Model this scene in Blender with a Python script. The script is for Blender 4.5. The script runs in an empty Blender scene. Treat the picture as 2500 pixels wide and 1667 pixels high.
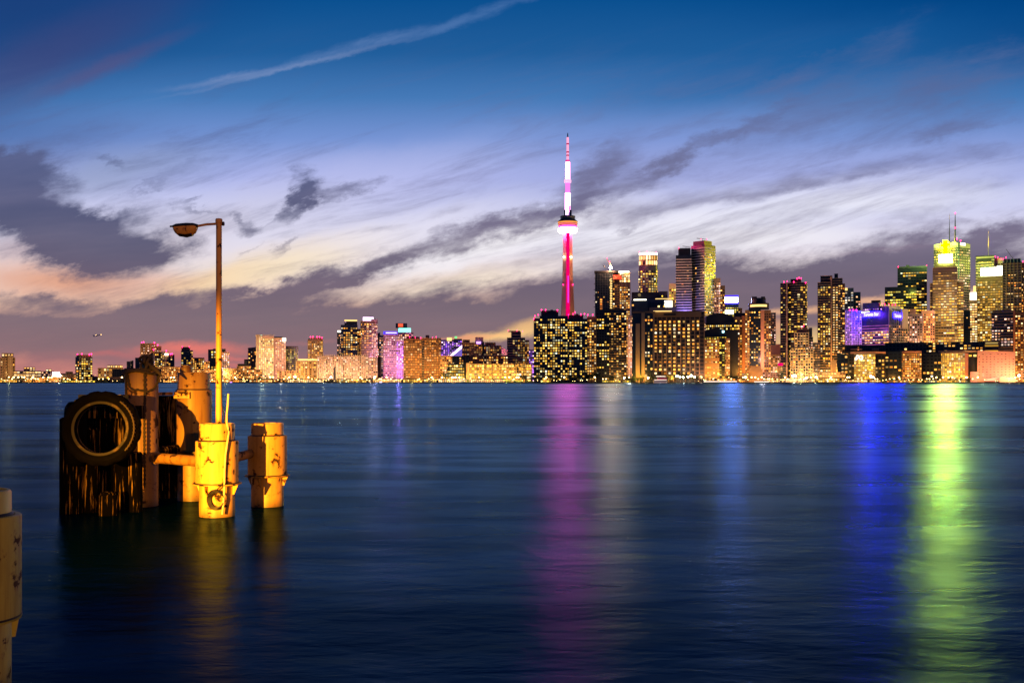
import bpy, bmesh, math, random
import numpy as np
from mathutils import Vector, Matrix
R = math.radians
sc = bpy.context.scene
COL = sc.collection
rng = random.Random(7)

# ------------------------------------------------------------------ camera frame
F = 2516.0          # focal length in pixels of a 2500 px wide picture
HZ = 932.0          # row of the horizon
CZ = 2.4            # eye height above the lake
GZ = 1.5            # street level of the far shore
SHORE = 2000.0
def at(px, py, D):
    return Vector(((px - 1250) * D / F, D, CZ - (py - HZ) * D / F))
def xz(px, D): return (px - 1250) * D / F
def zz(py, D): return CZ - (py - HZ) * D / F

def s2l(c):
    o = []
    for v in c[:3]:
        v = v / 255.0
        o.append(v / 12.92 if v <= .04045 else ((v + .055) / 1.055) ** 2.4)
    return (o[0], o[1], o[2], 1.0)

# ------------------------------------------------------------------ mesh collector
class MB:
    def __init__(s): s.v = []; s.f = []
    def add(s, vs, fs):
        b = len(s.v); s.v += [Vector(v) for v in vs]; s.f += [tuple(i + b for i in f) for f in fs]
    def obox(s, o, a, b, c):
        """box from corner o and three edge vectors"""
        o, a, b, c = Vector(o), Vector(a), Vector(b), Vector(c)
        vs = [o, o + a, o + a + b, o + b, o + c, o + a + c, o + a + b + c, o + b + c]
        fs = [(0, 3, 2, 1), (4, 5, 6, 7), (0, 1, 5, 4), (1, 2, 6, 5), (2, 3, 7, 6), (3, 0, 4, 7)]
        if a.cross(b).dot(c) < 0: fs = [f[::-1] for f in fs]
        s.add(vs, fs)
    def box(s, x0, x1, y0, y1, z0, z1):
        s.obox((x0, y0, z0), (x1 - x0, 0, 0), (0, y1 - y0, 0), (0, 0, z1 - z0))
    def prism(s, poly, z0, z1, top=None):
        n = len(poly); top = top or poly
        vs = [(p[0], p[1], z0) for p in poly] + [(p[0], p[1], z1) for p in top]
        fs = [(i, (i + 1) % n, (i + 1) % n + n, i + n) for i in range(n)]
        fs += [tuple(range(n))[::-1], tuple(range(n, 2 * n))]
        s.add(vs, fs)
    def lathe(s, prof, c=(0, 0, 0), n=32, M=None):
        """profile of (radius, z), closed at both ends"""
        vs = []; fs = []
        for r, z in prof:
            for k in range(n):
                a = 2 * math.pi * k / n
                p = Vector((r * math.cos(a), r * math.sin(a), z))
                if M is not None: p = M @ p
                vs.append(p + Vector(c))
        m = len(prof)
        for j in range(m - 1):
            for k in range(n):
                k2 = (k + 1) % n
                fs.append((j * n + k, j * n + k2, (j + 1) * n + k2, (j + 1) * n + k))
        fs.append(tuple(range(n))[::-1]); fs.append(tuple(range((m - 1) * n, m * n)))
        s.add(vs, fs)
    def tube(s, pts, r, n=8, closed=False):
        pts = [Vector(p) for p in pts]; m = len(pts)
        rr = r if isinstance(r, (list, tuple)) else [r] * m
        vs = []; fs = []; nrm = None
        for i, p in enumerate(pts):
            if closed: t = pts[(i + 1) % m] - pts[i - 1]
            else: t = pts[min(i + 1, m - 1)] - pts[max(i - 1, 0)]
            t.normalize()
            if nrm is None:
                nrm = Vector((0, 0, 1)) if abs(t.z) < .9 else Vector((1, 0, 0))
            nrm = (nrm - t * nrm.dot(t)).normalized(); bi = t.cross(nrm)
            for k in range(n):
                a = 2 * math.pi * k / n
                vs.append(p + (nrm * math.cos(a) + bi * math.sin(a)) * rr[i])
        for i in range(m if closed else m - 1):
            j = (i + 1) % m
            for k in range(n):
                k2 = (k + 1) % n
                fs.append((i * n + k, i * n + k2, j * n + k2, j * n + k))
        if not closed:
            fs.append(tuple(range(n))[::-1]); fs.append(tuple(range((m - 1) * n, m * n)))
        s.add(vs, fs)
    def build(s, name, mat, parent=None, smooth=False):
        off = WLOC.get(parent.name, Vector()) if parent else Vector()
        me = bpy.data.meshes.new(name)
        me.from_pydata([v - off for v in s.v], [], s.f)
        me.materials.append(mat)
        if smooth:
            me.polygons.foreach_set('use_smooth', [True] * len(me.polygons))
            me.set_sharp_from_angle(angle=R(38))
        me.update()
        o = bpy.data.objects.new(name, me); COL.objects.link(o)
        if parent: o.parent = parent; WLOC[o.name] = off
        else: WLOC[o.name] = Vector()
        return o
WLOC = {}
def tag(o, label=None, cat=None, group=None, kind=None):
    if label: o['label'] = label
    if cat: o['category'] = cat
    if group: o['group'] = group
    if kind: o['kind'] = kind
    return o
def thing(name, loc, label, cat, group=None):
    o = bpy.data.objects.new(name, None); COL.objects.link(o)
    o.location = loc; o.empty_display_size = .5
    WLOC[o.name] = Vector(loc)
    return tag(o, label, cat, group)

# ------------------------------------------------------------------ materials
def newmat(name):
    m = bpy.data.materials.new(name); m.use_nodes = True
    nt = m.node_tree; nt.nodes.clear()
    out = nt.nodes.new('ShaderNodeOutputMaterial')
    return m, nt, out
def N(nt, typ, ins=None, **kw):
    n = nt.nodes.new(typ)
    for k, v in kw.items(): setattr(n, k, v)
    for k, v in (ins or {}).items():
        if isinstance(v, bpy.types.NodeSocket): nt.links.new(v, n.inputs[k])
        else: n.inputs[k].default_value = v
    return n
def mth(nt, op, a, b=0.0, c=None, clamp=False):
    n = nt.nodes.new('ShaderNodeMath'); n.operation = op; n.use_clamp = clamp
    for i, v in enumerate((a, b) if c is None else (a, b, c)):
        if isinstance(v, bpy.types.NodeSocket): nt.links.new(v, n.inputs[i])
        else: n.inputs[i].default_value = v
    return n.outputs[0]
def mixc(nt, fac, a, b):
    n = nt.nodes.new('ShaderNodeMix'); n.data_type = 'RGBA'
    for i, v in ((0, fac), (6, a), (7, b)):
        if isinstance(v, bpy.types.NodeSocket): nt.links.new(v, n.inputs[i])
        else: n.inputs[i].default_value = v
    return n.outputs[2]
def ramp(nt, fac, stops, interp='LINEAR'):
    n = nt.nodes.new('ShaderNodeValToRGB'); cr = n.color_ramp; cr.interpolation = interp
    while len(cr.elements) < len(stops): cr.elements.new(.5)
    for e, (p, c) in zip(cr.elements, stops): e.position = p; e.color = c
    nt.links.new(fac, n.inputs[0]); return n.outputs[0]
def maprange(nt, v, a, b, c=0.0, d=1.0, smooth=True):
    n = nt.nodes.new('ShaderNodeMapRange'); n.interpolation_type = 'SMOOTHSTEP' if smooth else 'LINEAR'
    nt.links.new(v, n.inputs[0])
    for i, x in ((1, a), (2, b), (3, c), (4, d)): n.inputs[i].default_value = x
    return n.outputs[0]
def noise(nt, vec, scale, detail=4, rough=.55, dist=0.0):
    return N(nt, 'ShaderNodeTexNoise', {'Vector': vec, 'Scale': scale, 'Detail': detail, 'Roughness': rough, 'Distortion': dist})

def wallmat(name, rgb, rough=.75, var=.25, sc_=.05):
    """masonry, concrete or panel: slight stains and tone changes"""
    m, nt, out = newmat(name)
    tc = N(nt, 'ShaderNodeTexCoord')
    nz = noise(nt, tc.outputs['Object'], sc_, 5)
    c1 = tuple(x * (1 - var) for x in rgb) + (1,); c2 = tuple(min(1, x * (1 + var)) for x in rgb) + (1,)
    col = mixc(nt, nz.outputs[0], c1, c2)
    p = N(nt, 'ShaderNodeBsdfPrincipled', {'Base Color': col, 'Roughness': rough})
    nt.links.new(p.outputs[0], out.inputs[0]); return m
def emit(name, rgb, st, sample=False):
    m, nt, out = newmat(name)
    e = N(nt, 'ShaderNodeEmission', {'Color': tuple(rgb) + (1,), 'Strength': st})
    nt.links.new(e.outputs[0], out.inputs[0])
    m.cycles.emission_sampling = 'AUTO' if sample else 'NONE'
    return m
def winmat(name, stops, lo=.40, hi=3.0, pw=2.0):
    """lamp-lit rooms behind glass: each window has its own tone and brightness"""
    m, nt, out = newmat(name)
    g = N(nt, 'ShaderNodeNewGeometry'); oi = N(nt, 'ShaderNodeObjectInfo')
    r1 = mth(nt, 'FRACT', mth(nt, 'ADD', g.outputs['Random Per Island'], oi.outputs['Random']))
    r2 = mth(nt, 'FRACT', mth(nt, 'MULTIPLY', r1, 37.31))
    col = ramp(nt, r2, stops)
    st = mth(nt, 'MULTIPLY_ADD', mth(nt, 'POWER', r1, pw), hi - lo, lo)
    e = N(nt, 'ShaderNodeEmission', {'Color': col, 'Strength': st})
    nt.links.new(e.outputs[0], out.inputs[0])
    m.cycles.emission_sampling = 'NONE'
    return m
def ev(*st): return [(p, tuple(c) + (1,)) for p, c in st]
W = {
 'warm': winmat('window_glow_warm', ev((0, (1, .30, .03)), (.45, (1, .44, .07)), (.8, (1, .60, .18)), (1, (1, .85, .6)))),
 'yellow': winmat('window_glow_yellow', ev((0, (1, .42, .03)), (.5, (1, .55, .08)), (.85, (1, .70, .22)), (1, (.9, .95, .7)))),
 'lime': winmat('window_glow_lime', ev((0, (.95, .5, .03)), (.5, (1, .64, .06)), (1, (.92, .9, .25)))),
 'orange': winmat('window_glow_orange', ev((0, (1, .26, .03)), (.5, (1, .40, .07)), (.85, (1, .6, .2)), (1, (1, .75, .45))), .4, 3.4),
 'pink': winmat('window_glow_pink', ev((0, (1, .36, .14)), (.4, (1, .5, .22)), (.7, (1, .55, .5)), (1, (1, .8, .6))), .45, 3.6),
 'violet': winmat('window_glow_violet', ev((0, (.2, .06, 1)), (.4, (.5, .15, 1)), (.7, (.9, .45, 1)), (1, (1, .75, .8))), .4, 3.4),
 'white': winmat('window_glow_white', ev((0, (1, .7, .4)), (.5, (1, .85, .65)), (1, (.8, .9, 1))), .5, 3.4),
 'bright': winmat('window_glow_bright', ev((0, (1, .45, .10)), (.5, (1, .58, .20)), (1, (1, .75, .42))), .9, 3.4),
}
M = {
 'navy': wallmat('dark_blue_glass', (.016, .026, .045), .25, .2),
 'black': wallmat('black_steel_cladding', (.010, .014, .022), .4, .2),
 'slate': wallmat('slate_glass', (.05, .065, .095), .3, .2),
 'brown': wallmat('brown_concrete', (.22, .135, .085)),
 'tan': wallmat('tan_concrete', (.38, .26, .17)),
 'beige': wallmat('beige_panel', (.5, .4, .3)),
 'pinkc': wallmat('pinkish_precast', (.50, .33, .28)),
 'salmon': wallmat('salmon_brick', (.62, .30, .22), .8, .12, .1),
 'grey': wallmat('grey_concrete', (.3, .29, .3)),
 'white': wallmat('white_panel', (.7, .68, .66)),
 'roof': wallmat('dark_roofing', (.03, .034, .042)),
 'rail': wallmat('dark_painted_metal', (.03, .03, .035), .5),
 'glass': wallmat('unlit_glass', (.012, .016, .024), .2, .3, .3),
 'mullion': wallmat('pale_mullion', (.42, .36, .32)),
}
E = {
 'red': emit('beacon_red', (1, .01, .12), 14),
 'lamp': emit('street_lamp_glow', (1, .62, .2), 16),
 'lampw': emit('flood_lamp_glow', (1, .60, .28), 130, True),
 'crown': emit('crown_glow', (1, .62, .20), 1.7),
 'crownw': emit('white_crown_glow', (1, .9, .66), 5),
 'violet': emit('violet_glow', (.55, .25, 1), 3.0),
 'lilac': emit('lilac_glow', (.95, .66, 1), 2.6),
 'blue': emit('blue_glow', (.06, .03, 1), 2.2),
 'teal': emit('teal_glow', (.25, 1, .85), 2.2),
 'redsign': emit('red_sign_glow', (1, .12, .05), 1.2),
 'magenta': emit('magenta_glow', (1, .0, .16), 1.0),
}
# ------------------------------------------------------------------ world: dusk sky with clouds
def make_world():
    w = bpy.data.worlds.new('World'); sc.world = w; w.use_nodes = True
    nt = w.node_tree; nt.nodes.clear()
    out = nt.nodes.new('ShaderNodeOutputWorld')
    tc = N(nt, 'ShaderNodeTexCoord')
    sp = N(nt, 'ShaderNodeSeparateXYZ', {0: tc.outputs['Generated']})
    X, Y, Z = sp.outputs
    yc = mth(nt, 'MAXIMUM', Y, .04)
    px = mth(nt, 'MULTIPLY_ADD', mth(nt, 'DIVIDE', X, yc), F / 100, 12.5)
    py = mth(nt, 'MULTIPLY_ADD', mth(nt, 'DIVIDE', Z, yc), -F / 100, HZ / 100)
    P0 = N(nt, 'ShaderNodeCombineXYZ', {0: px, 1: py}).outputs[0]
    front = maprange(nt, Y, .3, .75)
    def stretched(angle, sx, sy, scale, detail=5, rough=.58, dist=0.0):
        mp = N(nt, 'ShaderNodeMapping', {'Vector': P0, 'Rotation': (0, 0, R(-angle)), 'Scale': (sx, sy, 1)}, vector_type='TEXTURE')
        return noise(nt, mp.outputs[0], scale, detail, rough, dist)
    # wind-drawn warp of the cloud edges
    w1 = stretched(15, 2.6, 1, .55, 3)
    w2 = stretched(15, 2.0, 1, 2.1, 8, .68)
    def warped(a1, a2):
        v = N(nt, 'ShaderNodeVectorMath', {0: w1.outputs['Color'], 1: (.5, .5, .5)}, operation='SUBTRACT').outputs[0]
        v = N(nt, 'ShaderNodeVectorMath', {0: v, 1: (a1, a1 * .6, 0)}, operation='MULTIPLY').outputs[0]
        v2 = N(nt, 'ShaderNodeVectorMath', {0: w2.outputs['Color'], 1: (.5, .5, .5)}, operation='SUBTRACT').outputs[0]
        v2 = N(nt, 'ShaderNodeVectorMath', {0: v2, 1: (a2, a2 * .6, 0)}, operation='MULTIPLY').outputs[0]
        s = N(nt, 'ShaderNodeVectorMath', {0: P0, 1: v}, operation='ADD').outputs[0]
        return N(nt, 'ShaderNodeVectorMath', {0: s, 1: v2}, operation='ADD').outputs[0]
    PW = warped(1.6, 1.5)
    PS = warped(.6, .6)
    def stroke(P, cx, cy, ln, wd, ang, st, prev=None):
        if prev is not None:      # keeps the shader compiler working through the clouds one after the other
            P = N(nt, 'ShaderNodeVectorMath', {0: prev, 1: (1e-7, 1e-7, 1e-7), 2: P}, operation='MULTIPLY_ADD').outputs[0]
        mp = N(nt, 'ShaderNodeMapping', {'Vector': P, 'Location': (cx / 100, cy / 100, 0), 'Rotation': (0, 0, R(-ang)),
               'Scale': (ln / 100, wd / 100, 1)}, vector_type='TEXTURE')
        L = N(nt, 'ShaderNodeVectorMath', {0: mp.outputs[0]}, operation='LENGTH').outputs['Value']
        return maprange(nt, L, 1.0, 0.0, 0.0, st)
    def rowramp(pts, lo=-1500, hi=960):
        f = maprange(nt, py, lo / 100, hi / 100, smooth=False)
        return ramp(nt, f, [((y - lo) / (hi - lo), s2l(c)) for y, c in pts])
    base = rowramp([(-1500, (2, 20, 54)), (-500, (1, 42, 94)), (-100, (0, 72, 136)), (0, (10, 80, 144)), (130, (32, 94, 156)), (240, (70, 122, 184)),
                    (340, (118, 148, 212)), (430, (168, 178, 232)), (500, (204, 206, 240)), (580, (226, 222, 240)),
                    (660, (236, 222, 222)), (740, (238, 196, 172)), (830, (242, 168, 136)), (900, (236, 150, 128)), (950, (210, 130, 120))])
    def paint(col, P, strokes):
        for (cx, cy, ln, wd, a, st, rgb) in strokes:
            col = mixc(nt, stroke(P, cx, cy, ln, wd, a, st, col), col, s2l(rgb))
        return col
    c = base
    c = paint(c, PS, [
        (40, 20, 900, 330, 15, .75, (30, 58, 116)), (60, 170, 620, 120, 24, .5, (72, 66, 116)), (250, 170, 330, 34, 24, .45, (96, 76, 118)),
        (-40, 330, 600, 130, 0, .55, (52, 92, 150)), (2400, -40, 1100, 280, -6, .85, (0, 66, 130)), (1950, 150, 700, 110, 12, .55, (22, 92, 156)),
        (1500, 430, 900, 170, 12, .35, (150, 160, 216)), (2250, 420, 700, 130, 8, .5, (160, 170, 222)),
        (900, 440, 520, 100, 6, .6, (196, 198, 242)),
        (1900, 500, 800, 75, 8, .75, (226, 226, 246)), (1250, 570, 520, 75, 14, .8, (240, 238, 250)), (1750, 575, 500, 60, 4, .8, (238, 236, 246)),
        (250, 430, 420, 90, 10, .5, (138, 152, 178)), (620, 520, 420, 90, 10, .5, (206, 204, 226)),
        (700, 640, 420, 70, 12, .8, (248, 226, 194)), (520, 690, 260, 50, 10, .7, (250, 206, 150)), (1060, 690, 420, 34, 8, .7, (246, 226, 206)),
        (160, 680, 420, 75, -2, .9, (226, 162, 132)), (60, 610, 260, 40, 4, .5, (176, 142, 146)), (1450, 640, 400, 30, 6, .6, (236, 224, 226)),
        (420, 590, 260, 70, 20, .3, (214, 196, 196)),
        (1200, 600, 460, 60, 15, .85, (250, 246, 250)), (1000, 560, 420, 60, 14, .5, (240, 236, 248)), (1760, 590, 520, 46, 3, .75, (246, 242, 248)), (2100, 500, 640, 56, 5, .7, (238, 238, 250)),
        (1560, 560, 380, 60, 8, .6, (246, 244, 252)), (1120, 700, 300, 30, 9, .7, (252, 236, 214)), (640, 670, 300, 46, 12, .5, (250, 232, 200)),
        (1050, 380, 500, 90, 10, .3, (160, 174, 226)), (2400, 590, 300, 30, 4, .4, (226, 216, 226)),
    ])
    dark = [
        (520, 830, 1500, 160, 0, 1.8), (1300, 800, 1300, 140, 1, 1.8), (2050, 735, 900, 155, 4, 1.8), (2300, 620, 520, 110, 7, 1.5), (1650, 690, 520, 115, 3, 1.6),
        (1560, 640, 260, 60, 4, .5), (2420, 560, 380, 42, 5, .7), (90, 728, 260, 34, -2, .85), (240, 800, 700, 70, 0, .6), (420, 740, 260, 34, 8, .6),
        (700, 725, 260, 44, 12, .8), (1010, 618, 540, 60, 15.5, 1.05), (820, 672, 330, 44, 15, .9), (1320, 540, 330, 48, 14, .75), (1450, 440, 200, 85, 42, .95),
        (1540, 466, 150, 16, 9, .65), (1180, 660, 330, 16, 10, .6), (1230, 700, 330, 26, 3, .6),
        (0, 470, 300, 145, -24, 1.75), (270, 600, 275, 105, -3, 1.8), (110, 580, 260, 100, -6, 1.6), (20, 420, 220, 90, -10, .9), (330, 520, 180, 40, 14, .6), (400, 600, 95, 55, 12, .6), (150, 425, 110, 46, -28, .7), (10, 390, 160, 60, 10, .7),
        (200, 380, 170, 20, 16, .35), (275, 402, 75, 20, -20, .9), (352, 468, 85, 15, 24, .65), (452, 486, 62, 15, 8, .75), (480, 508, 85, 14, -8, .6), (300, 520, 120, 26, 8, .5),
        (610, 558, 85, 34, -4, 1.15), (560, 532, 42, 22, -30, .7), (668, 545, 50, 10, 20, .4),
        (765, 462, 74, 70, 40, 1.3), (730, 508, 120, 40, 47, 1.35), (850, 474, 150, 36, 17, 1.2), (705, 600, 95, 22, 37, .9), (625, 612, 85, 14, 38, .45), (930, 560, 120, 12, 10, .4),
        (1160, 470, 170, 18, 28, .4), (1090, 520, 160, 12, 14, .35),
        (2170, 402, 560, 22, 8.5, 1.05), (2030, 444, 460, 13, 9, .7), (1760, 486, 330, 26, 10, .75), (1560, 520, 260, 26, 14, .75), (2430, 380, 200, 16, 6, .5), (2330, 352, 170, 14, 18, .4),
        (1760, 345, 320, 34, 27, .75), (1930, 300, 520, 90, 26, .62), (2220, 240, 520, 110, 22, .66), (2370, 285, 200, 50, 14, .85), (2250, 330, 230, 40, 12, .6), (1640, 400, 220, 50, 32, .7), (1500, 400, 240, 100, 40, .5), (2420, 180, 300, 90, 24, .5),
        (1990, 522, 135, 24, 3, .8), (1850, 552, 100, 15, 8, .6), (1520, 552, 60, 14, 25, .6), (1660, 565, 90, 14, 10, .5), (2300, 470, 330, 20, 4, .4), (2400, 440, 230, 20, 5, .45), (2280, 540, 330, 16, 2, .5),
        (2050, 170, 420, 80, 30, .5), (1850, 220, 360, 44, 24, .5), (1400, 300, 420, 60, 24, .35), (200, 330, 300, 50, 16, .45), (450, 420, 220, 40, 18, .4),
    ]
    tot = None
    for d in dark:
        thin = d[3] < 34 and d[2] > 100          # long thin streaks keep straighter
        if thin: d = d[:3] + (d[3] * 1.45,) + (d[4], d[5] * .78)
        s = stroke(PS if thin else PW, *d, prev=tot if tot is not None else c)
        tot = s if tot is None else mth(nt, 'ADD', tot, s)
    tot = mth(nt, 'MINIMUM', tot, 1.9)
    n1 = stretched(14, 3.4, 1, .9, 7, .62, .3)
    n2 = stretched(12, 4.5, 1, 2.4, 7, .66, .3)
    nn = mth(nt, 'ADD', mth(nt, 'MULTIPLY', n1.outputs[0], .55), mth(nt, 'MULTIPLY', n2.outputs[0], .45))
    fld = mth(nt, 'MULTIPLY_ADD', mth(nt, 'SUBTRACT', nn, .5), 3.3, tot)
    gate = maprange(nt, tot, .02, .3)
    den = mth(nt, 'MULTIPLY', maprange(nt, fld, -.1, 1.65), gate)
    # thin veil of cirrus over the whole middle of the sky
    veil = maprange(nt, stretched(15, 6.5, 1, 1.25, 9, .68, .5).outputs[0], .45, .72, 0, .5)
    veil = mth(nt, 'MULTIPLY', veil, maprange(nt, py, .2, 3.2))
    den = mth(nt, 'MAXIMUM', den, veil)
    den = mth(nt, 'MULTIPLY', mth(nt, 'MINIMUM', den, .96), front)
    dc = rowramp([(-400, (30, 70, 120)), (150, (58, 88, 140)), (300, (84, 98, 146)), (400, (80, 90, 130)), (500, (74, 80, 116)), (600, (82, 82, 112)),
                  (690, (102, 90, 112)), (780, (116, 102, 116)), (850, (128, 105, 115)), (930, (166, 112, 116))])
    # thin cloud to the right of the lamp is lit mauve by the afterglow
    dc = mixc(nt, mth(nt, 'MULTIPLY', maprange(nt, px, 6.5, 12.0), maprange(nt, py, 6.9, 5.6, 0, .62)), dc, rowramp([(0, (62, 98, 152)), (250, (98, 116, 166)), (420, (124, 122, 158)), (560, (128, 116, 142)), (700, (128, 108, 122))]))
    # light and darker bands inside the bank
    bandn = stretched(5, 7, 1, .8, 5).outputs[0]
    dc = mixc(nt, maprange(nt, bandn, .35, .75, 0, .4), dc, rowramp([(300, (120, 126, 170)), (600, (128, 116, 136)), (800, (150, 118, 124)), (930, (192, 126, 120))]))
    c = mixc(nt, den, c, dc)
    c = paint(c, PS, [
        (470, 852, 220, 24, 1, .85, (238, 124, 112)), (400, 872, 130, 14, 0, .6, (226, 112, 108)), (560, 872, 130, 12, 0, .6, (230, 120, 112)), (600, 888, 130, 10, 0, .5, (226, 120, 116)),
        (260, 862, 120, 12, -2, .5, (206, 112, 112)), (120, 900, 520, 60, 0, .5, (172, 112, 116)), (770, 832, 130, 8, 2, .4, (178, 116, 120)),
        (1230, 820, 190, 20, 5, 1.0, (254, 206, 136)), (1120, 828, 160, 12, 5, .7, (246, 160, 120)), (1290, 800, 90, 26, 3, .7, (254, 200, 132)),
        (1940, 755, 200, 15, 3, .85, (240, 184, 142)), (1960, 830, 120, 42, 2, 1.0, (255, 212, 138)), (1890, 800, 90, 40, 0, .7, (244, 176, 130)), (2130, 728, 110, 14, 3, .9, (244, 186, 148)),
        (2378, 705, 40, 16, 0, .8, (240, 190, 160)), (700, 845, 60, 6, 2, .35, (190, 124, 124)),
        (1700, 640, 420, 10, 8, .25, (196, 180, 190)), (2150, 610, 260, 9, 6, .3, (150, 130, 150)),
    ])
    cn = maprange(nt, n2.outputs[0], .32, .62, .45, 1)
    ct = mixc(nt, mth(nt, 'MULTIPLY', cn, stroke(PS, 560, 190, 260, 15, 10.5, .7, c)), c, s2l((118, 142, 190)))
    ct = mixc(nt, mth(nt, 'MULTIPLY', cn, stroke(PS, 900, 112, 330, 22, 14, .5, ct)), ct, s2l((112, 142, 194)))
    ct = mixc(nt, mth(nt, 'MULTIPLY', cn, stroke(PS, 1180, 32, 260, 20, 21, .45, ct)), ct, s2l((96, 134, 190)))
    ct = mixc(nt, stroke(PS, 700, 170, 420, 9, 13, .35, ct), ct, s2l((140, 158, 200)))
    # the far side of the sky, away from the afterglow, and the zenith: physical dusk sky
    sky = nt.nodes.new('ShaderNodeTexSky'); sky.sky_type = 'NISHITA'; sky.sun_disc = False
    sky.sun_elevation = R(-4); sky.sun_rotation = R(-14); sky.air_density = 1.2; sky.dust_density = 1.5; sky.ozone_density = 2.5
    nsky = N(nt, 'ShaderNodeVectorMath', {0: sky.outputs[0], 1: (.1, .1, .1)}, operation='MULTIPLY').outputs[0]
    backc = ramp(nt, maprange(nt, Z, -.1, 1, smooth=False), [(0, s2l((44, 58, 92))), (.25, s2l((16, 58, 108))), (1, s2l((3, 36, 84)))])
    backc = N(nt, 'ShaderNodeVectorMath', {0: backc, 1: nsky}, operation='ADD').outputs[0]
    fin = mixc(nt, maprange(nt, Y, .02, .45), backc, ct)
    bg = N(nt, 'ShaderNodeBackground', {'Color': fin, 'Strength': 1.0})
    nt.links.new(bg.outputs[0], out.inputs[0])
    w.cycles.sampling_method = 'NONE'
make_world()
sc.view_settings.view_transform = 'Standard'; sc.view_settings.look = 'None'
sc.view_settings.exposure = 0; sc.view_settings.gamma = 1

cam = bpy.data.cameras.new('camera'); co = bpy.data.objects.new('camera', cam); COL.objects.link(co)
co.location = (0, 0, CZ); co.rotation_euler = (R(90), 0, 0)
cam.sensor_width = 36; cam.lens = 36 * F / 2500
cam.shift_y = (HZ - 833.5) / 2500
cam.clip_start = .2; cam.clip_end = 30000
sc.camera = co

# last light of the sun that has just set behind the city
sl = bpy.data.lights.new('sun', 'SUN'); sl.energy = .03; sl.color = (1, .6, .45); sl.angle = R(12)
so = bpy.data.objects.new('sun', sl); COL.objects.link(so); so.rotation_euler = (R(-88), 0, R(-14))

cy = sc.cycles
cy.use_denoising = True
try: cy.denoiser = 'OPENIMAGEDENOISE'
except Exception: pass
cy.max_bounces = 5; cy.diffuse_bounces = 2; cy.glossy_bounces = 3; cy.transmission_bounces = 2; cy.transparent_max_bounces = 4
cy.sample_clamp_indirect = 6; cy.caustics_reflective = False; cy.caustics_refractive = False
cy.use_light_tree = True; cy.blur_glossy = .3
try: cy.adaptive_threshold = .01
except Exception: pass

# ------------------------------------------------------------------ lake
def water_mat():
    m, nt, out = newmat('lake_water')
    tc = N(nt, 'ShaderNodeTexCoord'); P = tc.outputs['Object']
    # long low swell and wind ripples, smoothed as the water looks
    mp1 = N(nt, 'ShaderNodeMapping', {'Vector': P, 'Scale': (.55, 1.0, 1)})
    n1 = noise(nt, mp1.outputs[0], .85, 3, .55, .4)
    n2 = noise(nt, mp1.outputs[0], 3.6, 3, .6, .3)
    h = mth(nt, 'ADD', n1.outputs[0], mth(nt, 'MULTIPLY', n2.outputs[0], .30))
    bmp = N(nt, 'ShaderNodeBump', {'Height': h, 'Strength': WSET['bump'], 'Distance': .14})
    # slick and ruffled patches
    mp3 = N(nt, 'ShaderNodeMapping', {'Vector': P, 'Scale': (.25, 1.0, 1)})
    n3 = noise(nt, mp3.outputs[0], .09, 5, .6, .6)
    n4 = noise(nt, mp3.outputs[0], .012, 4, .6, .4)
    pat = mth(nt, 'ADD', mth(nt, 'MULTIPLY', n3.outputs[0], .6), mth(nt, 'MULTIPLY', n4.outputs[0], .4))
    ro = maprange(nt, pat, .36, .66, WSET['r0'], WSET['r1'])
    mp5 = N(nt, 'ShaderNodeMapping', {'Vector': P, 'Scale': (.38, 1.0, 1)})
    n5 = noise(nt, mp5.outputs[0], .55, 6, .65, .5)
    n6 = noise(nt, mp5.outputs[0], .045, 5, .62, .5)
    slick = mth(nt, 'MULTIPLY', maprange(nt, n5.outputs[0], .34, .66, .78, 1.22), maprange(nt, n6.outputs[0], .34, .66, .84, 1.16))
    fr = N(nt, 'ShaderNodeFresnel', {'IOR': 1.33})
    fac = mth(nt, 'MULTIPLY', mth(nt, 'MULTIPLY', fr.outputs[0], slick), maprange(nt, pat, .36, .66, WSET['f0'], WSET['f1']))
    gl = N(nt, 'ShaderNodeBsdfAnisotropic', {'Color': WSET['tint'], 'Roughness': ro, 'Normal': bmp.outputs[0]}, distribution='BECKMANN')
    df = N(nt, 'ShaderNodeBsdfDiffuse', {'Color': WSET['deep']})
    mx = N(nt, 'ShaderNodeMixShader', {0: fac, 1: df.outputs[0], 2: gl.outputs[0]})
    nt.links.new(mx.outputs[0], out.inputs[0]); return m
WSET = dict(bump=.26, r0=.235, r1=.345, f0=.32, f1=.74, tint=(.21, .44, .72, 1), deep=(.0002, .006, .016, 1))
b = MB()
xs = (-6000, -600, -60, 60, 600, 6000); ys = (-200, -20, 60, 300, SHORE + 6)
for i in range(5):
    for j in range(4):
        b.add([(xs[i], ys[j], 0), (xs[i + 1], ys[j], 0), (xs[i + 1], ys[j + 1], 0), (xs[i], ys[j + 1], 0)], [(0, 1, 2, 3)])
tag(b.build('lake', water_mat()), kind='structure')
b = MB(); b.box(-9000, 9000, SHORE + 4, 12000, -3, GZ)
tag(b.build('city_ground', wallmat('asphalt_ground', (.05, .05, .052))), kind='structure')
b = MB(); b.box(-6000, 6000, SHORE, SHORE + 3.99, -3, GZ + .25)
tag(b.build('quay_edge', wallmat('quay_concrete', (.10, .09, .085))), kind='structure')
LSET = dict(a=430000, b=10500)
TSET = dict(pod=210, spire=13, work=3000, wb=125, star=1500, bmo=800)
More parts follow.
